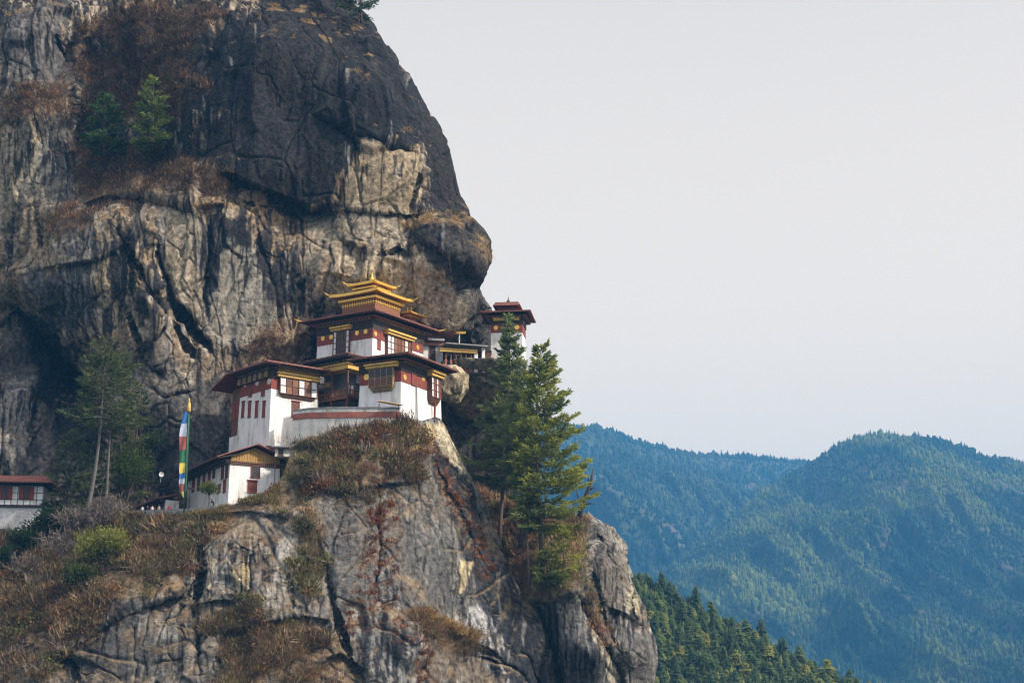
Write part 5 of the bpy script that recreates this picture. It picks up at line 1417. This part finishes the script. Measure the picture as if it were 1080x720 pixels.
pine("pine_tree", up(V(548, 572, 312), -1.0), "dense pine between the two tallest ones, its crown merging with theirs", cat="pine tree", H=zspan(548, 577, 378, 312), R0=5.6, seed=13, crown=0.32, whorls=28, per=5, dens=17, tuft=0.85, dark=DK, light=LT, lean=(0.8, 0), top_shape=0.9, ragged=0.42)
pine("pine_tree", up(V(557, 612, 302), -1.0), "slender pine with a thin bare lower stem in front of the tall pines", cat="pine tree", H=zspan(557, 615, 480, 302), R0=3.4, seed=21, crown=0.45, whorls=18, per=4, dens=15, tuft=0.75, dark=DK, light=LT, trunk_r=0.28, ragged=0.5)
pine("young_pine", up(V(577, 612, 299), -0.6), "low bushy young pine at the foot of the tall pines, above the grey slab", cat="young pine", H=zspan(577, 614, 578, 299), R0=3.0, seed=23, crown=0.03, whorls=12, per=6, dens=18, tuft=0.65, trunk_r=0.16, dark=(0.045, 0.07, 0.025), light=(0.19, 0.21, 0.05), ragged=0.4)
pine("young_pine", up(V(594, 606, 300), -0.6), "young pine with yellow-green lower boughs beside the bare rock of the right spur", cat="young pine", H=zspan(594, 608, 552, 300), R0=2.6, seed=24, crown=0.05, whorls=11, per=5, dens=17, tuft=0.75, trunk_r=0.16, dark=(0.12, 0.15, 0.03), light=(0.36, 0.36, 0.06), ragged=0.5)
# dead snag
s0 = V(609, 548, 318)
sn = empty("dead_tree", s0, 0, "dark bare dead tree snag leaning right on the tip of the spur", "dead tree")
k = 318 / 1800 * 1.05
b = MB(); b.tube([(0, 0, -1), (0.8, 0, 2.6), (1.9, 0, 5.2), (2.7, 0, 7.4), (3.0, 0, 9.6)], [0.55, 0.48, 0.38, 0.25, 0.10], 8); b.build('trunk', M_DTIM, sn, True)
for a, c, d in (((0.8, 0, 2.6), (2.2, 0, 3.1), (3.4, 0, 3.0)), ((1.5, 0, 4.2), (2.8, -0.2, 4.6), (3.6, 0, 5.6)), ((0.9, 0, 3.0), (0.2, 0.2, 4.2), (-0.2, 0, 5.6)), ((2.1, 0, 5.6), (3.0, 0, 6.0), (3.8, 0.2, 5.9)), ((2.4, 0, 6.6), (2.1, 0, 7.6), (2.2, 0, 8.4))):
    MB().tube([a, c, d], [0.2, 0.14, 0.05], 6).build('limb', M_DTIM, sn, True)

# trees in the corner below the chasm
pine("tall_pine", up(V(91, 545, 296), -1), "very tall pine with a pale bare stem and thin crown against the left cliff", cat="pine tree", bark=M_BARKG, H=zspan(91, 545, 354, 296), R0=5.6, seed=31, crown=0.52, whorls=22, per=5, dens=10, tuft=0.85, lean=(2.4, 0), trunk_r=0.42, ragged=0.5, top_shape=0.5, dark=(0.045, 0.062, 0.03), light=(0.12, 0.14, 0.055), flat=0.1)
pine("tall_pine", up(V(108, 545, 303), -1), "second bare-stemmed pine with a small crown, right of the very tall one at left", cat="pine tree", bark=M_BARKG, H=zspan(108, 545, 366, 303), R0=5.2, seed=33, crown=0.55, whorls=18, per=5, dens=10, tuft=0.85, lean=(1.9, 0), trunk_r=0.32, ragged=0.5, top_shape=0.5, dark=(0.045, 0.062, 0.03), light=(0.12, 0.14, 0.055), flat=0.1)
for px, py, top, Y, r0, sd, lab in ((140, 530, 398, 312, 3.4, 41, "dark green conifer beside the grey rock, rightmost in the corner under the cliff"), (70, 545, 445, 306, 4.0, 42, "dark broad conifer between the timbered house and the bare pine stems"),
                                (122, 545, 425, 308, 3.8, 43, "dark conifer right behind the two bare pine stems"), (93, 548, 462, 304, 4.2, 44, "low dense dark conifer around the foot of the tall pale stem")):
    pine("dark_conifer", up(V(px, py, Y), -1), lab, cat="conifer", H=zspan(px, py, top, Y), R0=r0, seed=sd, crown=0.08, whorls=18, per=4, dens=11, tuft=0.85, dark=(0.045, 0.062, 0.03), light=(0.12, 0.14, 0.055), ragged=0.5, top_shape=0.6)
# on the cliff and its top
pine("cliff_pine", up(V(160, 150, 331), -1), "bright green young pine high on the cliff ledge, right of its darker twin", cat="pine tree", H=zspan(160, 150, 77, 331), R0=4.6, seed=51, crown=0.04, whorls=16, per=5, dens=20, tuft=0.85, dark=(0.055, 0.085, 0.03), light=(0.23, 0.28, 0.07), ragged=0.42, top_shape=0.65, trunk_r=0.25)
pine("cliff_pine", up(V(109, 157, 336), -1), "darker green young pine high on the cliff ledge, left of the bright one", cat="pine tree", H=zspan(109, 157, 94, 336), R0=4.6, seed=52, crown=0.04, whorls=15, per=5, dens=20, tuft=0.85, dark=(0.030, 0.062, 0.026), light=(0.10, 0.16, 0.05), ragged=0.42, top_shape=0.65, trunk_r=0.25)
pine("clifftop_tree", up(V(381, 20, 338), -1), "thin blue-green pine growing on the very top edge of the cliff", cat="pine tree", H=zspan(381, 20, -62, 338), R0=4.6, seed=53, crown=0.12, whorls=18, per=5, dens=11, tuft=0.9, dark=(0.035, 0.063, 0.038), light=(0.096, 0.131, 0.079), ragged=0.4, top_shape=0.5, trunk_r=0.28)

def shrub(name, loc, rx, rz, n, dark, light, label, cat="shrub", leaf=0.35, seed=1, lobes=6, upb=0.4, group=None, stem=M_BARK, wide=0.45):
    """a leafy shrub: forked stems and leaves gathered in uneven lobes"""
    r = np.random.default_rng(seed)
    o = empty(name, loc, 0, label, cat, group)
    st = MB(); cs = []
    for i in range(lobes):
        a = r.random() * 6.28; q = r.random() ** 0.6
        c = np.array([math.cos(a) * rx * 0.62 * q, math.sin(a) * rx * 0.62 * q, rz * (0.45 + 0.75 * r.random() * (1 - 0.4 * q))])
        cs.append((c, (0.28 + 0.25 * r.random()) * min(rx, rz) * 1.15))
        st.tube([(0.1 * c[0], 0.1 * c[1], -0.4), (c[0] * 0.5, c[1] * 0.5, c[2] * 0.5), tuple(c)], [0.10, 0.06, 0.02], 5, False)
    st.build('stems', stem, o, True)
    k = r.integers(0, lobes, n)
    C0 = np.array([c for c, _ in cs])[k]; R0 = np.array([q for _, q in cs])[k]
    d = r.normal(size=(n, 3)); d /= np.linalg.norm(d, axis=1, keepdims=True)
    p = C0 + d * (R0 * r.random(n) ** 0.45)[:, None] * np.array([1.15, 1.15, 0.9])
    dirs = d + r.normal(size=(n, 3)) * 0.6 + np.array([0, 0, upb])
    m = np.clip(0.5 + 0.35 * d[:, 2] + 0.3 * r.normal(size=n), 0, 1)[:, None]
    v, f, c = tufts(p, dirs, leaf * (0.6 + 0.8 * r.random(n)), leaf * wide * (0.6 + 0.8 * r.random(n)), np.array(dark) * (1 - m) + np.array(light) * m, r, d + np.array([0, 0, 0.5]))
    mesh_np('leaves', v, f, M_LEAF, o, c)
    return o
def bare_shrub(name, loc, rx, rz, n, col, label, seed=1, group=None):
    """leafless thicket: stems that fork into many thin twigs"""
    r = np.random.default_rng(seed)
    o = empty(name, loc, 0, label, "bare shrub", group)
    st = MB(); B, D, L = [], [], []
    for i in range(n):
        a = r.random() * 6.28; el = 0.35 + 0.9 * r.random()
        d = np.array([math.cos(a) * math.cos(el), math.sin(a) * math.cos(el), math.sin(el)])
        p = np.array([r.normal() * rx * 0.25, r.normal() * rx * 0.25, -0.3])
        pts = [p]
        for s in range(4):
            d = d + r.normal(size=3) * 0.22 + np.array([0, 0, 0.02]); d /= np.linalg.norm(d)
            p = p + d * np.array([rx, rx, rz]) * 0.27; pts.append(p)
            for _ in range(9):
                B.append(p - d * rz * 0.27 * r.random()); D.append(d + r.normal(size=3) * 0.7 + np.array([0, 0, 0.15])); L.append(rz * (0.16 + 0.2 * r.random()))
        st.tube(pts, [0.075, 0.055, 0.04, 0.025, 0.012], 4, False)
    st.build('stems', M_BARKG, o, True)
    B, D, L = np.array(B), np.array(D), np.array(L)
    c = np.array(col) * (0.6 + 0.8 * r.random((len(B), 1)))
    v, f, c = tufts(B, D, L, np.full(len(B), 0.075), c, r)
    mesh_np('twigs', v, f, M_TWIG, o, c)
    return o
shrub("yellow_shrub", SB(108, 600), 4.4, 5.4, 3600, (0.085, 0.10, 0.022), (0.26, 0.26, 0.05), "large bright yellow-green shrub halfway up the brown slope at left", seed=61, leaf=0.5, lobes=11)
shrub("green_shrub", SB(88, 626), 3.6, 3.6, 2600, (0.020, 0.036, 0.012), (0.085, 0.10, 0.024), "dark green shrub just below the bright yellow-green one", seed=62, leaf=0.45, lobes=8)
for i, (px, py, rx, rz, lab) in enumerate(((30, 582, 4.4, 4.0, "dark evergreen bush below the stone base of the timbered house"), (58, 568, 4.2, 4.4, "dark evergreen bush at the right foot of the timbered house"), (8, 600, 3.6, 3.4, "low dark evergreen bush at the left border, lowest below the timbered house"))):
    shrub("evergreen_bush", SB(px, py), rx, rz, 3600, (0.010, 0.022, 0.010), (0.035, 0.058, 0.020), lab, "bush", seed=70 + i, leaf=0.42, lobes=10)
shrub("green_bush", up(V(134, 515, 306), -1.5), 4.8, 6.6, 4200, (0.022, 0.042, 0.014), (0.095, 0.125, 0.026), "lighter green bush above the shed roof, under the dark conifers", "bush", seed=75, leaf=0.42, lobes=12)
shrub("rock_bush", up(V(158, 474, 316), -1), 3.0, 3.4, 1600, (0.014, 0.028, 0.012), (0.05, 0.075, 0.022), "small green bush clinging to the grey rock above the satellite dish", "bush", seed=76, leaf=0.4, lobes=6)
for i, (px, py, rx, rz, lab) in enumerate(((82, 566, 5.0, 5.2, "grey-mauve bare thicket in the middle of the leafless bushes at left"), (105, 558, 4.6, 5.0, "grey bare thicket nearest the shed, right end of the leafless bushes"), (62, 582, 4.8, 4.6, "grey bare thicket right of the low evergreen bush, lowest of the leafless ones"), (118, 546, 3.6, 4.0, "small grey bare bush right below the green bush by the shed"),
                                       (30, 604, 4.6, 3.6, "pale bare thicket near the left border under the evergreen bushes"))):
    bare_shrub("bare_thicket", SB(px, py), rx, rz, 60, (0.17, 0.135, 0.115), lab, seed=80 + i)
# the small tree by the long white house
t0 = SB(219.5, 538, -0.1)
r_ = shrub("courtyard_tree", t0, 2.2, 3.0, 1, (0.09, 0.11, 0.02), (0.2, 0.22, 0.04), "small round yellow-green tree in front of the long white house", "tree", seed=90, lobes=1)
for ch in list(r_.children): bpy.data.objects.remove(ch)
rr = np.random.default_rng(90)
hz = 5.2
st = MB(); st.tube([(0, 0, -1), (0.05, 0, hz * 0.35), (0.0, 0, hz * 0.62)], [0.13, 0.10, 0.08], 6)
cs = []
for i in range(9):
    a = i * 0.7; c = np.array([math.cos(a) * 1.25 * rr.random() ** .5, math.sin(a) * 1.2 * rr.random() ** .5, hz * (0.68 + 0.22 * rr.random())]); cs.append(c)
    st.tube([(0, 0, hz * 0.5), tuple(c * np.array([.5, .5, .93])), tuple(c)], [0.06, 0.04, 0.015], 4, False)
st.build('trunk', M_BARK, r_, True)
n = 1500; kk = rr.integers(0, 9, n); d = rr.normal(size=(n, 3)); d /= np.linalg.norm(d, axis=1, keepdims=True)
p = np.array(cs)[kk] + d * (0.8 * rr.random(n) ** 0.5)[:, None] * np.array([1.2, 1.2, 0.75])
m = np.clip(0.5 + 0.4 * d[:, 2] + 0.3 * rr.normal(size=n), 0, 1)[:, None]
v, f, c = tufts(p, d + np.array([0, 0, 0.3]), 0.3 * (0.6 + 0.8 * rr.random(n)), 0.14 * (0.6 + 0.8 * rr.random(n)), np.array([0.055, 0.075, 0.018]) * (1 - m) + np.array([0.17, 0.19, 0.035]) * m, rr)
mesh_np('crown', v, f, M_LEAF, r_, c)

# ground cover on the rock: dry grass blades and low scrub
clear = np.maximum.reduce([sstep(3, -3, np.maximum(np.abs(UB - 262) - 30, WB - 530)), sstep(3, -3, np.maximum(np.abs(UB - 318) - 28, WB - 468)), sstep(3, -3, np.maximum(np.abs(UB - 185) - 55, WB - 547))])
grow = np.clip(vegBm, 0, 1) * (1 - clear) * sstep(-0.12, 0.12, 0.6 * fbm(PB.reshape(-1, 3) / 2.5, 3, 67) + 0.7 * fbm(PB.reshape(-1, 3) / 8.0, 3, 69) ).reshape(UB.shape)
def blades(name, P, N, mask, n, k, length, width, pal, seed, label, spread=0.35, upb=0.6, mat_=None, sel=None):
    r = np.random.default_rng(seed)
    w = mask.ravel().astype(float).copy(); w[w < 0.05] = 0
    idx = r.choice(len(w), n, p=w / w.sum())
    p = P.reshape(-1, 3)[idx]; nn = N.reshape(-1, 3)[idx]
    hue = 0.5 * fbm(p / 2.2, 3, seed + 1) + 1.0 * fbm(p / 9.0, 3, seed + 2); pal = np.array(pal)
    kk = np.clip(((hue + 0.5 + 0.22 * r.normal(size=n)) * len(pal)).astype(int), 0, len(pal) - 1)
    base = np.repeat(p, k, 0) + r.normal(size=(n * k, 3)) * np.array([spread, spread, spread * 0.5])
    dirs = np.repeat(nn, k, 0) * 0.6 + np.array([0, 0, upb]) + r.normal(size=(n * k, 3)) * 0.5
    sz = np.repeat((0.45 + 1.0 * r.random(n) ** 2) * (1 + 0.8 * fbm(p / 4.0, 3, seed + 3)), k)
    L = length * sz * (0.5 + 0.8 * r.random(n * k)); Wd = width * sz * (0.6 + 0.8 * r.random(n * k))
    c = np.repeat(pal[kk], k, 0) * (0.55 + 0.9 * r.random((n * k, 1)))
    v, f, c = tufts(base, dirs, L, Wd, c, r)
    o = mesh_np(name, v, f, mat_ or M_LEAF, None, c)
    return set_tag(o, label, "ground cover", None, 'stuff')
BROWN = [(0.15, 0.10, 0.06), (0.30, 0.16, 0.075), (0.42, 0.30, 0.15), (0.20, 0.13, 0.075), (0.36, 0.16, 0.07), (0.38, 0.27, 0.15), (0.14, 0.14, 0.06)]
RUST = [(0.20, 0.075, 0.035), (0.28, 0.11, 0.045), (0.16, 0.07, 0.04)]
STRAW = [(0.34, 0.235, 0.11), (0.26, 0.16, 0.07), (0.40, 0.29, 0.14)]
OLIVE = [(0.11, 0.11, 0.045), (0.20, 0.185, 0.075), (0.28, 0.25, 0.12), (0.17, 0.13, 0.06)]
blades("dry_scrub", PA, NA, vegm * (W_A > -20), 2600, 26, 0.9, 0.13, [(0.09, 0.06, 0.048), (0.15, 0.095, 0.062), (0.22, 0.12, 0.07), (0.14, 0.10, 0.058)], 901, "dark brown dry scrub on the ledges and gullies of the high cliff", 0.6)
blades("ledge_grass", PA, NA, straw * (W_A > -20), 900, 14, 0.5, 0.09, STRAW, 902, "straw coloured grass along the narrow ledges of the dark upper cliff", 0.25)
blades("slope_scrub", PB, NBn, grow, 4600, 26, 0.8, 0.11, BROWN, 903, "brown dry scrub and bracken covering the spur below the monastery", 0.55)
blades("slope_bushes", PB, NBn, grow * (fbm(PB.reshape(-1, 3) / 4.5, 3, 66).reshape(UB.shape) > 0.12), 1500, 55, 0.7, 0.2, OLIVE, 904, "olive and grey-green low bushes among the brown scrub of the spur", 0.75)
blades("dark_brush", PB, NBn, grow * (fbm(PB.reshape(-1, 3) / 6.0, 3, 68).reshape(UB.shape) > -0.05), 1500, 110, 0.9, 0.10, [(0.10, 0.065, 0.04), (0.18, 0.115, 0.065), (0.27, 0.18, 0.10), (0.12, 0.10, 0.05)], 907, "taller tangled brown brush standing among the dry scrub of the spur", 1.0, 0.5)
blades("woody_scrub", PB, NBn, grow, 850, 44, 1.5, 0.075, [(0.17, 0.13, 0.11), (0.24, 0.19, 0.16), (0.13, 0.095, 0.075), (0.30, 0.20, 0.12)], 909, "grey-brown woody twigs standing up through the scrub of the spur", 0.75, 0.45, M_TWIG)
blades("broad_leaved_clumps", PB, NBn, grow * (fbm(PB.reshape(-1, 3) / 3.0, 3, 71).reshape(UB.shape) > -0.02), 900, 150, 0.42, 0.26, [(0.09, 0.085, 0.035), (0.15, 0.14, 0.05), (0.28, 0.17, 0.07), (0.30, 0.13, 0.055)], 910, "rounded leafy clumps scattered in the scrub of the spur", 0.85, 0.4)
gl, _ = polydist(UB, WB, [(428, 654), (452, 649), (472, 660), (500, 674)])
blades("golden_ledge_grass", PB, NBn, np.exp(-(gl / 4.0) ** 2), 500, 26, 0.6, 0.09, [(0.44, 0.29, 0.11), (0.36, 0.21, 0.08), (0.30, 0.17, 0.08)], 911, "golden dry grass along the narrow ledge low on the grey rock face", 0.4)
blades("short_turf", PB, NBn, np.clip(vegBm, 0, 1) * clear, 1500, 22, 0.38, 0.08, STRAW[:2] + OLIVE[:3] + BROWN[:2], 908, "short dry turf at the foot of the white houses", 0.4)
blades("rusty_ferns", PB, NBn, rust, 1100, 14, 0.38, 0.12, RUST, 905, "small rusty ferns dotted over the bare grey rock face", 0.2)
blades("spur_undergrowth", PC, NCn, vegCm, 2400, 26, 0.9, 0.12, [(0.30, 0.16, 0.085), (0.22, 0.14, 0.08), (0.42, 0.30, 0.15), (0.26, 0.23, 0.10)], 906, "reddish brown bracken and grass under the tall pines", 0.5)

far_trees("hillside_saplings", slope, 22000, 6, 4.6, 3.2, lambda p, t: 1.0 + 0 * t, 320, 1060, cols_mix((0.035, 0.058, 0.02), (0.13, 0.14, 0.035), 0.04), "low young growth filling the gaps of the wood on the near hillside", 0.0)
# trees of the near hillside, each its own
def skirt_conifer(H, R0, seed, dark, light, tiers=10, spikes=13):
    """a conifer for the middle distance: overlapping ragged skirts of boughs round a trunk, with loose sprays at their tips"""
    r = np.random.default_rng(seed)
    tr = MB(); tr.tube([(0, 0, 0), (0.1, 0, H * 0.5), (0, 0.1, H * 0.98)], [0.32, 0.2, 0.03], 6)
    v, f, c = [], [], []
    for t in range(tiers):
        q = t / tiers
        z0 = H * (0.06 + 0.84 * q); R_ = R0 * (1 - q) ** 0.45 * (0.85 + 0.3 * r.random()) + 0.25
        zt_ = z0 + H * 0.17 * (1 - 0.4 * q)
        off = r.random() * 6.28; dx, dy = r.normal(size=2) * 0.12 * R_
        b = len(v); m = spikes * 2
        v.append((dx * 0.3, dy * 0.3, zt_)); c.append(np.array(dark) * 0.8)
        for k in range(m):
            a = off + 6.283 * k / m + r.normal() * 0.08
            out_ = (0.80 + 0.45 * r.random()) if k % 2 == 0 else (0.42 + 0.2 * r.random())
            v.append((dx + math.cos(a) * R_ * out_, dy + math.sin(a) * R_ * out_, z0 + r.normal() * 0.03 * H + (0.0 if k % 2 == 0 else 0.045 * H)))
            mx = (0.35 + 0.65 * r.random()) if k % 2 == 0 else 0.25 * r.random()
            c.append(np.array(dark) * (1 - mx) + np.array(light) * mx)
        for k in range(m): f.append((b, b + 1 + k, b + 1 + (k + 1) % m))
    return tr, np.array(v), np.array(f), np.array(c)
protos = []
for q in range(6):
    protos.append(skirt_conifer(9.0 + 1.1 * (q % 4), 2.9 + 0.4 * (q % 3), 300 + q, [(0.054, 0.095, 0.035), (0.074, 0.115, 0.039), (0.123, 0.158, 0.039), (0.038, 0.072, 0.031), (0.063, 0.105, 0.039), (0.147, 0.168, 0.039)][q],
                                [(0.147, 0.189, 0.055), (0.208, 0.241, 0.059), (0.416, 0.378, 0.070), (0.110, 0.147, 0.050), (0.172, 0.210, 0.059), (0.514, 0.420, 0.078)][q], 9 + q % 3, 11 + q % 4))
rf = np.random.default_rng(17)
Uf, Wf, Pf = slope['U'], slope['W'], slope['P']
cand = []
tries = 0
while len(cand) < 290 and tries < 60000:
    tries += 1
    i = rf.integers(0, Uf.shape[0]); j = rf.integers(0, Uf.shape[1])
    if rf.random() < 0.16: i = rf.integers(0, 2)
    px, py = Uf[i, j], Wf[i, j]
    if px < 655 or px > 945 or py > 752: continue
    if any((px - a) ** 2 / 36 + (py - b) ** 2 / 24 < 1 for a, b, _, _ in cand): continue
    cand.append((px, py, i, j))
FL = ["dark green conifer in the wood on the near hillside at lower right", "mid green conifer in the wood on the near hillside at lower right", "sunny yellow-green conifer in the wood on the near hillside at lower right", "blackish green conifer in the wood on the near hillside at lower right", "mid green conifer in the wood on the near hillside at lower right", "sunny yellow-green conifer in the wood on the near hillside at lower right"]
src = {}
for px, py, i, j in sorted(cand, key=lambda a: a[1]):
    q = int(rf.choice(6, p=[0.26, 0.22, 0.08, 0.24, 0.17, 0.03]))
    loc = Vector([float(x) for x in Pf[i, j]]) - Vector((0, 0, 0.8))
    if q not in src:
        tr, v, f, c = protos[q]
        o = empty("forest_conifer", loc, 0, FL[q], "conifer", "conifers on the near hillside")
        tr.build('trunk', M_BARK, o, True); mesh_np('crown', v, f, M_LEAF, o, c); src[q] = o
    else:
        o = src[q].copy(); COL.objects.link(o); o.location = loc
        for ch in list(src[q].children):
            d = ch.copy(); COL.objects.link(d); d.parent = o
    o.rotation_euler.z = rf.random() * 6.28
    s = 0.62 + 0.55 * rf.random() ** 1.4; o.scale = (s * (0.9 + 0.2 * rf.random()), s, s)

# ------------------------------------------------------------------ people on the terrace
def person(loc, rz, label, top, legs, pose='stand', skin=(0.30, 0.18, 0.12), hair=(0.02, 0.016, 0.014)):
    o = empty("person", loc, rz, label, "person")
    J = {'stand': dict(pel=(0, 0, .93), ch=(0, .02, 1.28), nk=(0, .0, 1.47), hd=(0, -.02, 1.62), kn=(.10, -.05, .5), ft=(.11, .02, .08), toe=(.12, -.16, .04), sh=(.19, .01, 1.40), el=(.25, .03, 1.12), ha=(.22, -.14, .92)),
         'lean': dict(pel=(0, .12, .93), ch=(0, -.10, 1.24), nk=(0, -.24, 1.40), hd=(0, -.34, 1.52), kn=(.11, .05, .5), ft=(.12, .12, .08), toe=(.13, -.06, .04), sh=(.19, -.18, 1.33), el=(.24, -.30, 1.07), ha=(.18, -.52, 1.02)),
         'sit': dict(pel=(0, .1, .50), ch=(0, .08, .86), nk=(0, .04, 1.05), hd=(0, .0, 1.20), kn=(.14, -.32, .52), ft=(.14, -.36, .08), toe=(.14, -.52, .04), sh=(.19, .06, .98), el=(.25, -.02, .72), ha=(.14, -.28, .62))}[pose]
    names, P, E, Rr = [], [], [], []
    def add(p, r, parent):
        P.append(p); Rr.append(r)
        if parent is not None: E.append((parent, len(P) - 1))
        return len(P) - 1
    pel = add(J['pel'], .15, None); ch = add(J['ch'], .16, pel); nk = add(J['nk'], .065, ch); hd = add(J['hd'], .10, nk); add((J['hd'][0], J['hd'][1], J['hd'][2] + .1), .075, hd)
    for s in (-1, 1):
        m = lambda q: (q[0] * s, q[1], q[2])
        sh = add(m(J['sh']), .075, ch); el = add(m(J['el']), .05, sh); ha = add(m(J['ha']), .035, el)
        hip = add((.10 * s, J['pel'][1], J['pel'][2] - .06), .10, pel); kn = add(m(J['kn']), .068, hip); ft = add(m(J['ft']), .048, kn); add(m(J['toe']), .04, ft)
    me = bpy.data.meshes.new('body'); me.from_pydata(P, E, []); me.update()
    ob = bpy.data.objects.new('body', me); COL.objects.link(ob); ob.parent = o
    md = ob.modifiers.new('Skin', 'SKIN'); 
    if not me.skin_vertices: bpy.context.view_layer.objects.active = ob; bpy.ops.mesh.customdata_skin_add()
    for i, sv in enumerate(me.skin_vertices[0].data): sv.radius = (Rr[i], Rr[i]); sv.use_root = (i == 0)
    sd = ob.modifiers.new('Sub', 'SUBSURF'); sd.levels = 1; sd.render_levels = 1
    bpy.context.view_layer.update()
    dg = bpy.context.evaluated_depsgraph_get(); me2 = bpy.data.meshes.new_from_object(ob.evaluated_get(dg))
    ob.modifiers.clear(); ob.data = me2
    # skin, top and trousers by height on the one body mesh
    zs = J['nk'][2] - 0.02; zw = J['pel'][2] + 0.02
    co = np.array([v.co[:] for v in me2.vertices]); c = np.empty((len(co), 3))
    c[:] = legs
    upper = (co[:, 2] > zw) | (np.abs(co[:, 0]) > .185); c[upper] = top
    hands = np.min([np.linalg.norm(co - np.array([s * J['ha'][0], J['ha'][1], J['ha'][2]]), axis=1) for s in (-1, 1)], 0) < .07; c[hands] = skin
    c[co[:, 2] > zs] = skin; c[(co[:, 2] < .12)] = (0.03, 0.03, 0.03)
    ca = me2.color_attributes.new("Col", 'FLOAT_COLOR', 'POINT'); c4 = np.ones((len(co), 4), np.float32); c4[:, :3] = c; ca.data.foreach_set("color", c4.ravel())
    me2.materials.clear(); me2.materials.append(M_TWIG)
    for p in me2.polygons: p.use_smooth = True
    hx, hy, hz_ = J['hd']
    b = MB(); b.lathe((hx, hy + .025, hz_ + .0), [(.085, -.02), (.112, .04), (.108, .10), (.075, .155), (.02, .175)], 12); b.build('hair', mat("dark_hair", hair, 0.6, 0.2, 5), o, True)
    b = MB(); fy = hy - .098
    b.hexa([(hx - .014, fy - .03, hz_ - .02), (hx + .014, fy - .03, hz_ - .02), (hx + .012, fy + .02, hz_ - .02), (hx - .012, fy + .02, hz_ - .02), (hx - .006, fy - .005, hz_ + .035), (hx + .006, fy - .005, hz_ + .035), (hx + .006, fy + .02, hz_ + .035), (hx - .006, fy + .02, hz_ + .035)])
    b.build('nose', mat("skin", skin, 0.6, 0.1, 5), o)
    return o
def on_path(px, dy=1.2):
    a = np.array(path); y = np.interp(px, a[:, 0], a[:, 1]); Y = np.interp(px, a[:, 0], a[:, 2])
    q = V(px, y, Y); return Vector((q.x, q.y + dy, q.z - 0.75))
person(SB(223, 537, 0.25) + Vector((0.3, -0.3, 0)), R(-60), "person in dark clothes leaning forward at the right end of the terrace", (0.02, 0.02, 0.025), (0.015, 0.015, 0.02), 'lean')
person(on_path(177), R(10), "person in a red jacket standing behind the terrace wall", (0.32, 0.03, 0.05), (0.05, 0.05, 0.07))
person(on_path(159), R(25), "person in a white and pink top standing at the terrace wall", (0.60, 0.42, 0.46), (0.05, 0.06, 0.10))
person(on_path(154), R(-15), "person in a black jacket beside the one in white and pink", (0.03, 0.03, 0.035), (0.05, 0.05, 0.06))
person(on_path(148.5), R(10), "person in a pale grey top, leftmost on the terrace", (0.45, 0.45, 0.47), (0.04, 0.05, 0.08))
person(on_path(166), R(-20), "person in a beige jacket standing before the dark shed doorway", (0.42, 0.33, 0.22), (0.04, 0.04, 0.05))

# ------------------------------------------------------------------ the hazy air
me = bpy.data.meshes.new('haze')
hv = [(x, y, z) for x in (-27000, 27000) for y in (-27000, 27000) for z in (-262, 1010)]
me.from_pydata(hv, [], [(0, 1, 3, 2), (4, 6, 7, 5), (0, 4, 5, 1), (2, 3, 7, 6), (0, 2, 6, 4), (1, 5, 7, 3)]); me.update()
haze = bpy.data.objects.new('haze', me); COL.objects.link(haze)
set_tag(haze, "thin blue haze filling the valley air", "haze", None, 'stuff')
mh = bpy.data.materials.new("haze_air"); mh.use_nodes = True
th_ = mh.node_tree; th_.nodes.clear()
ho = th_.nodes.new("ShaderNodeOutputMaterial"); hv_ = th_.nodes.new("ShaderNodeVolumePrincipled")
hv_.inputs['Color'].default_value = (0.095, 0.38, 0.80, 1)
hv_.inputs['Density'].default_value = 0.00015
th_.links.new(hv_.outputs[0], ho.inputs['Volume'])
me.materials.append(mh)
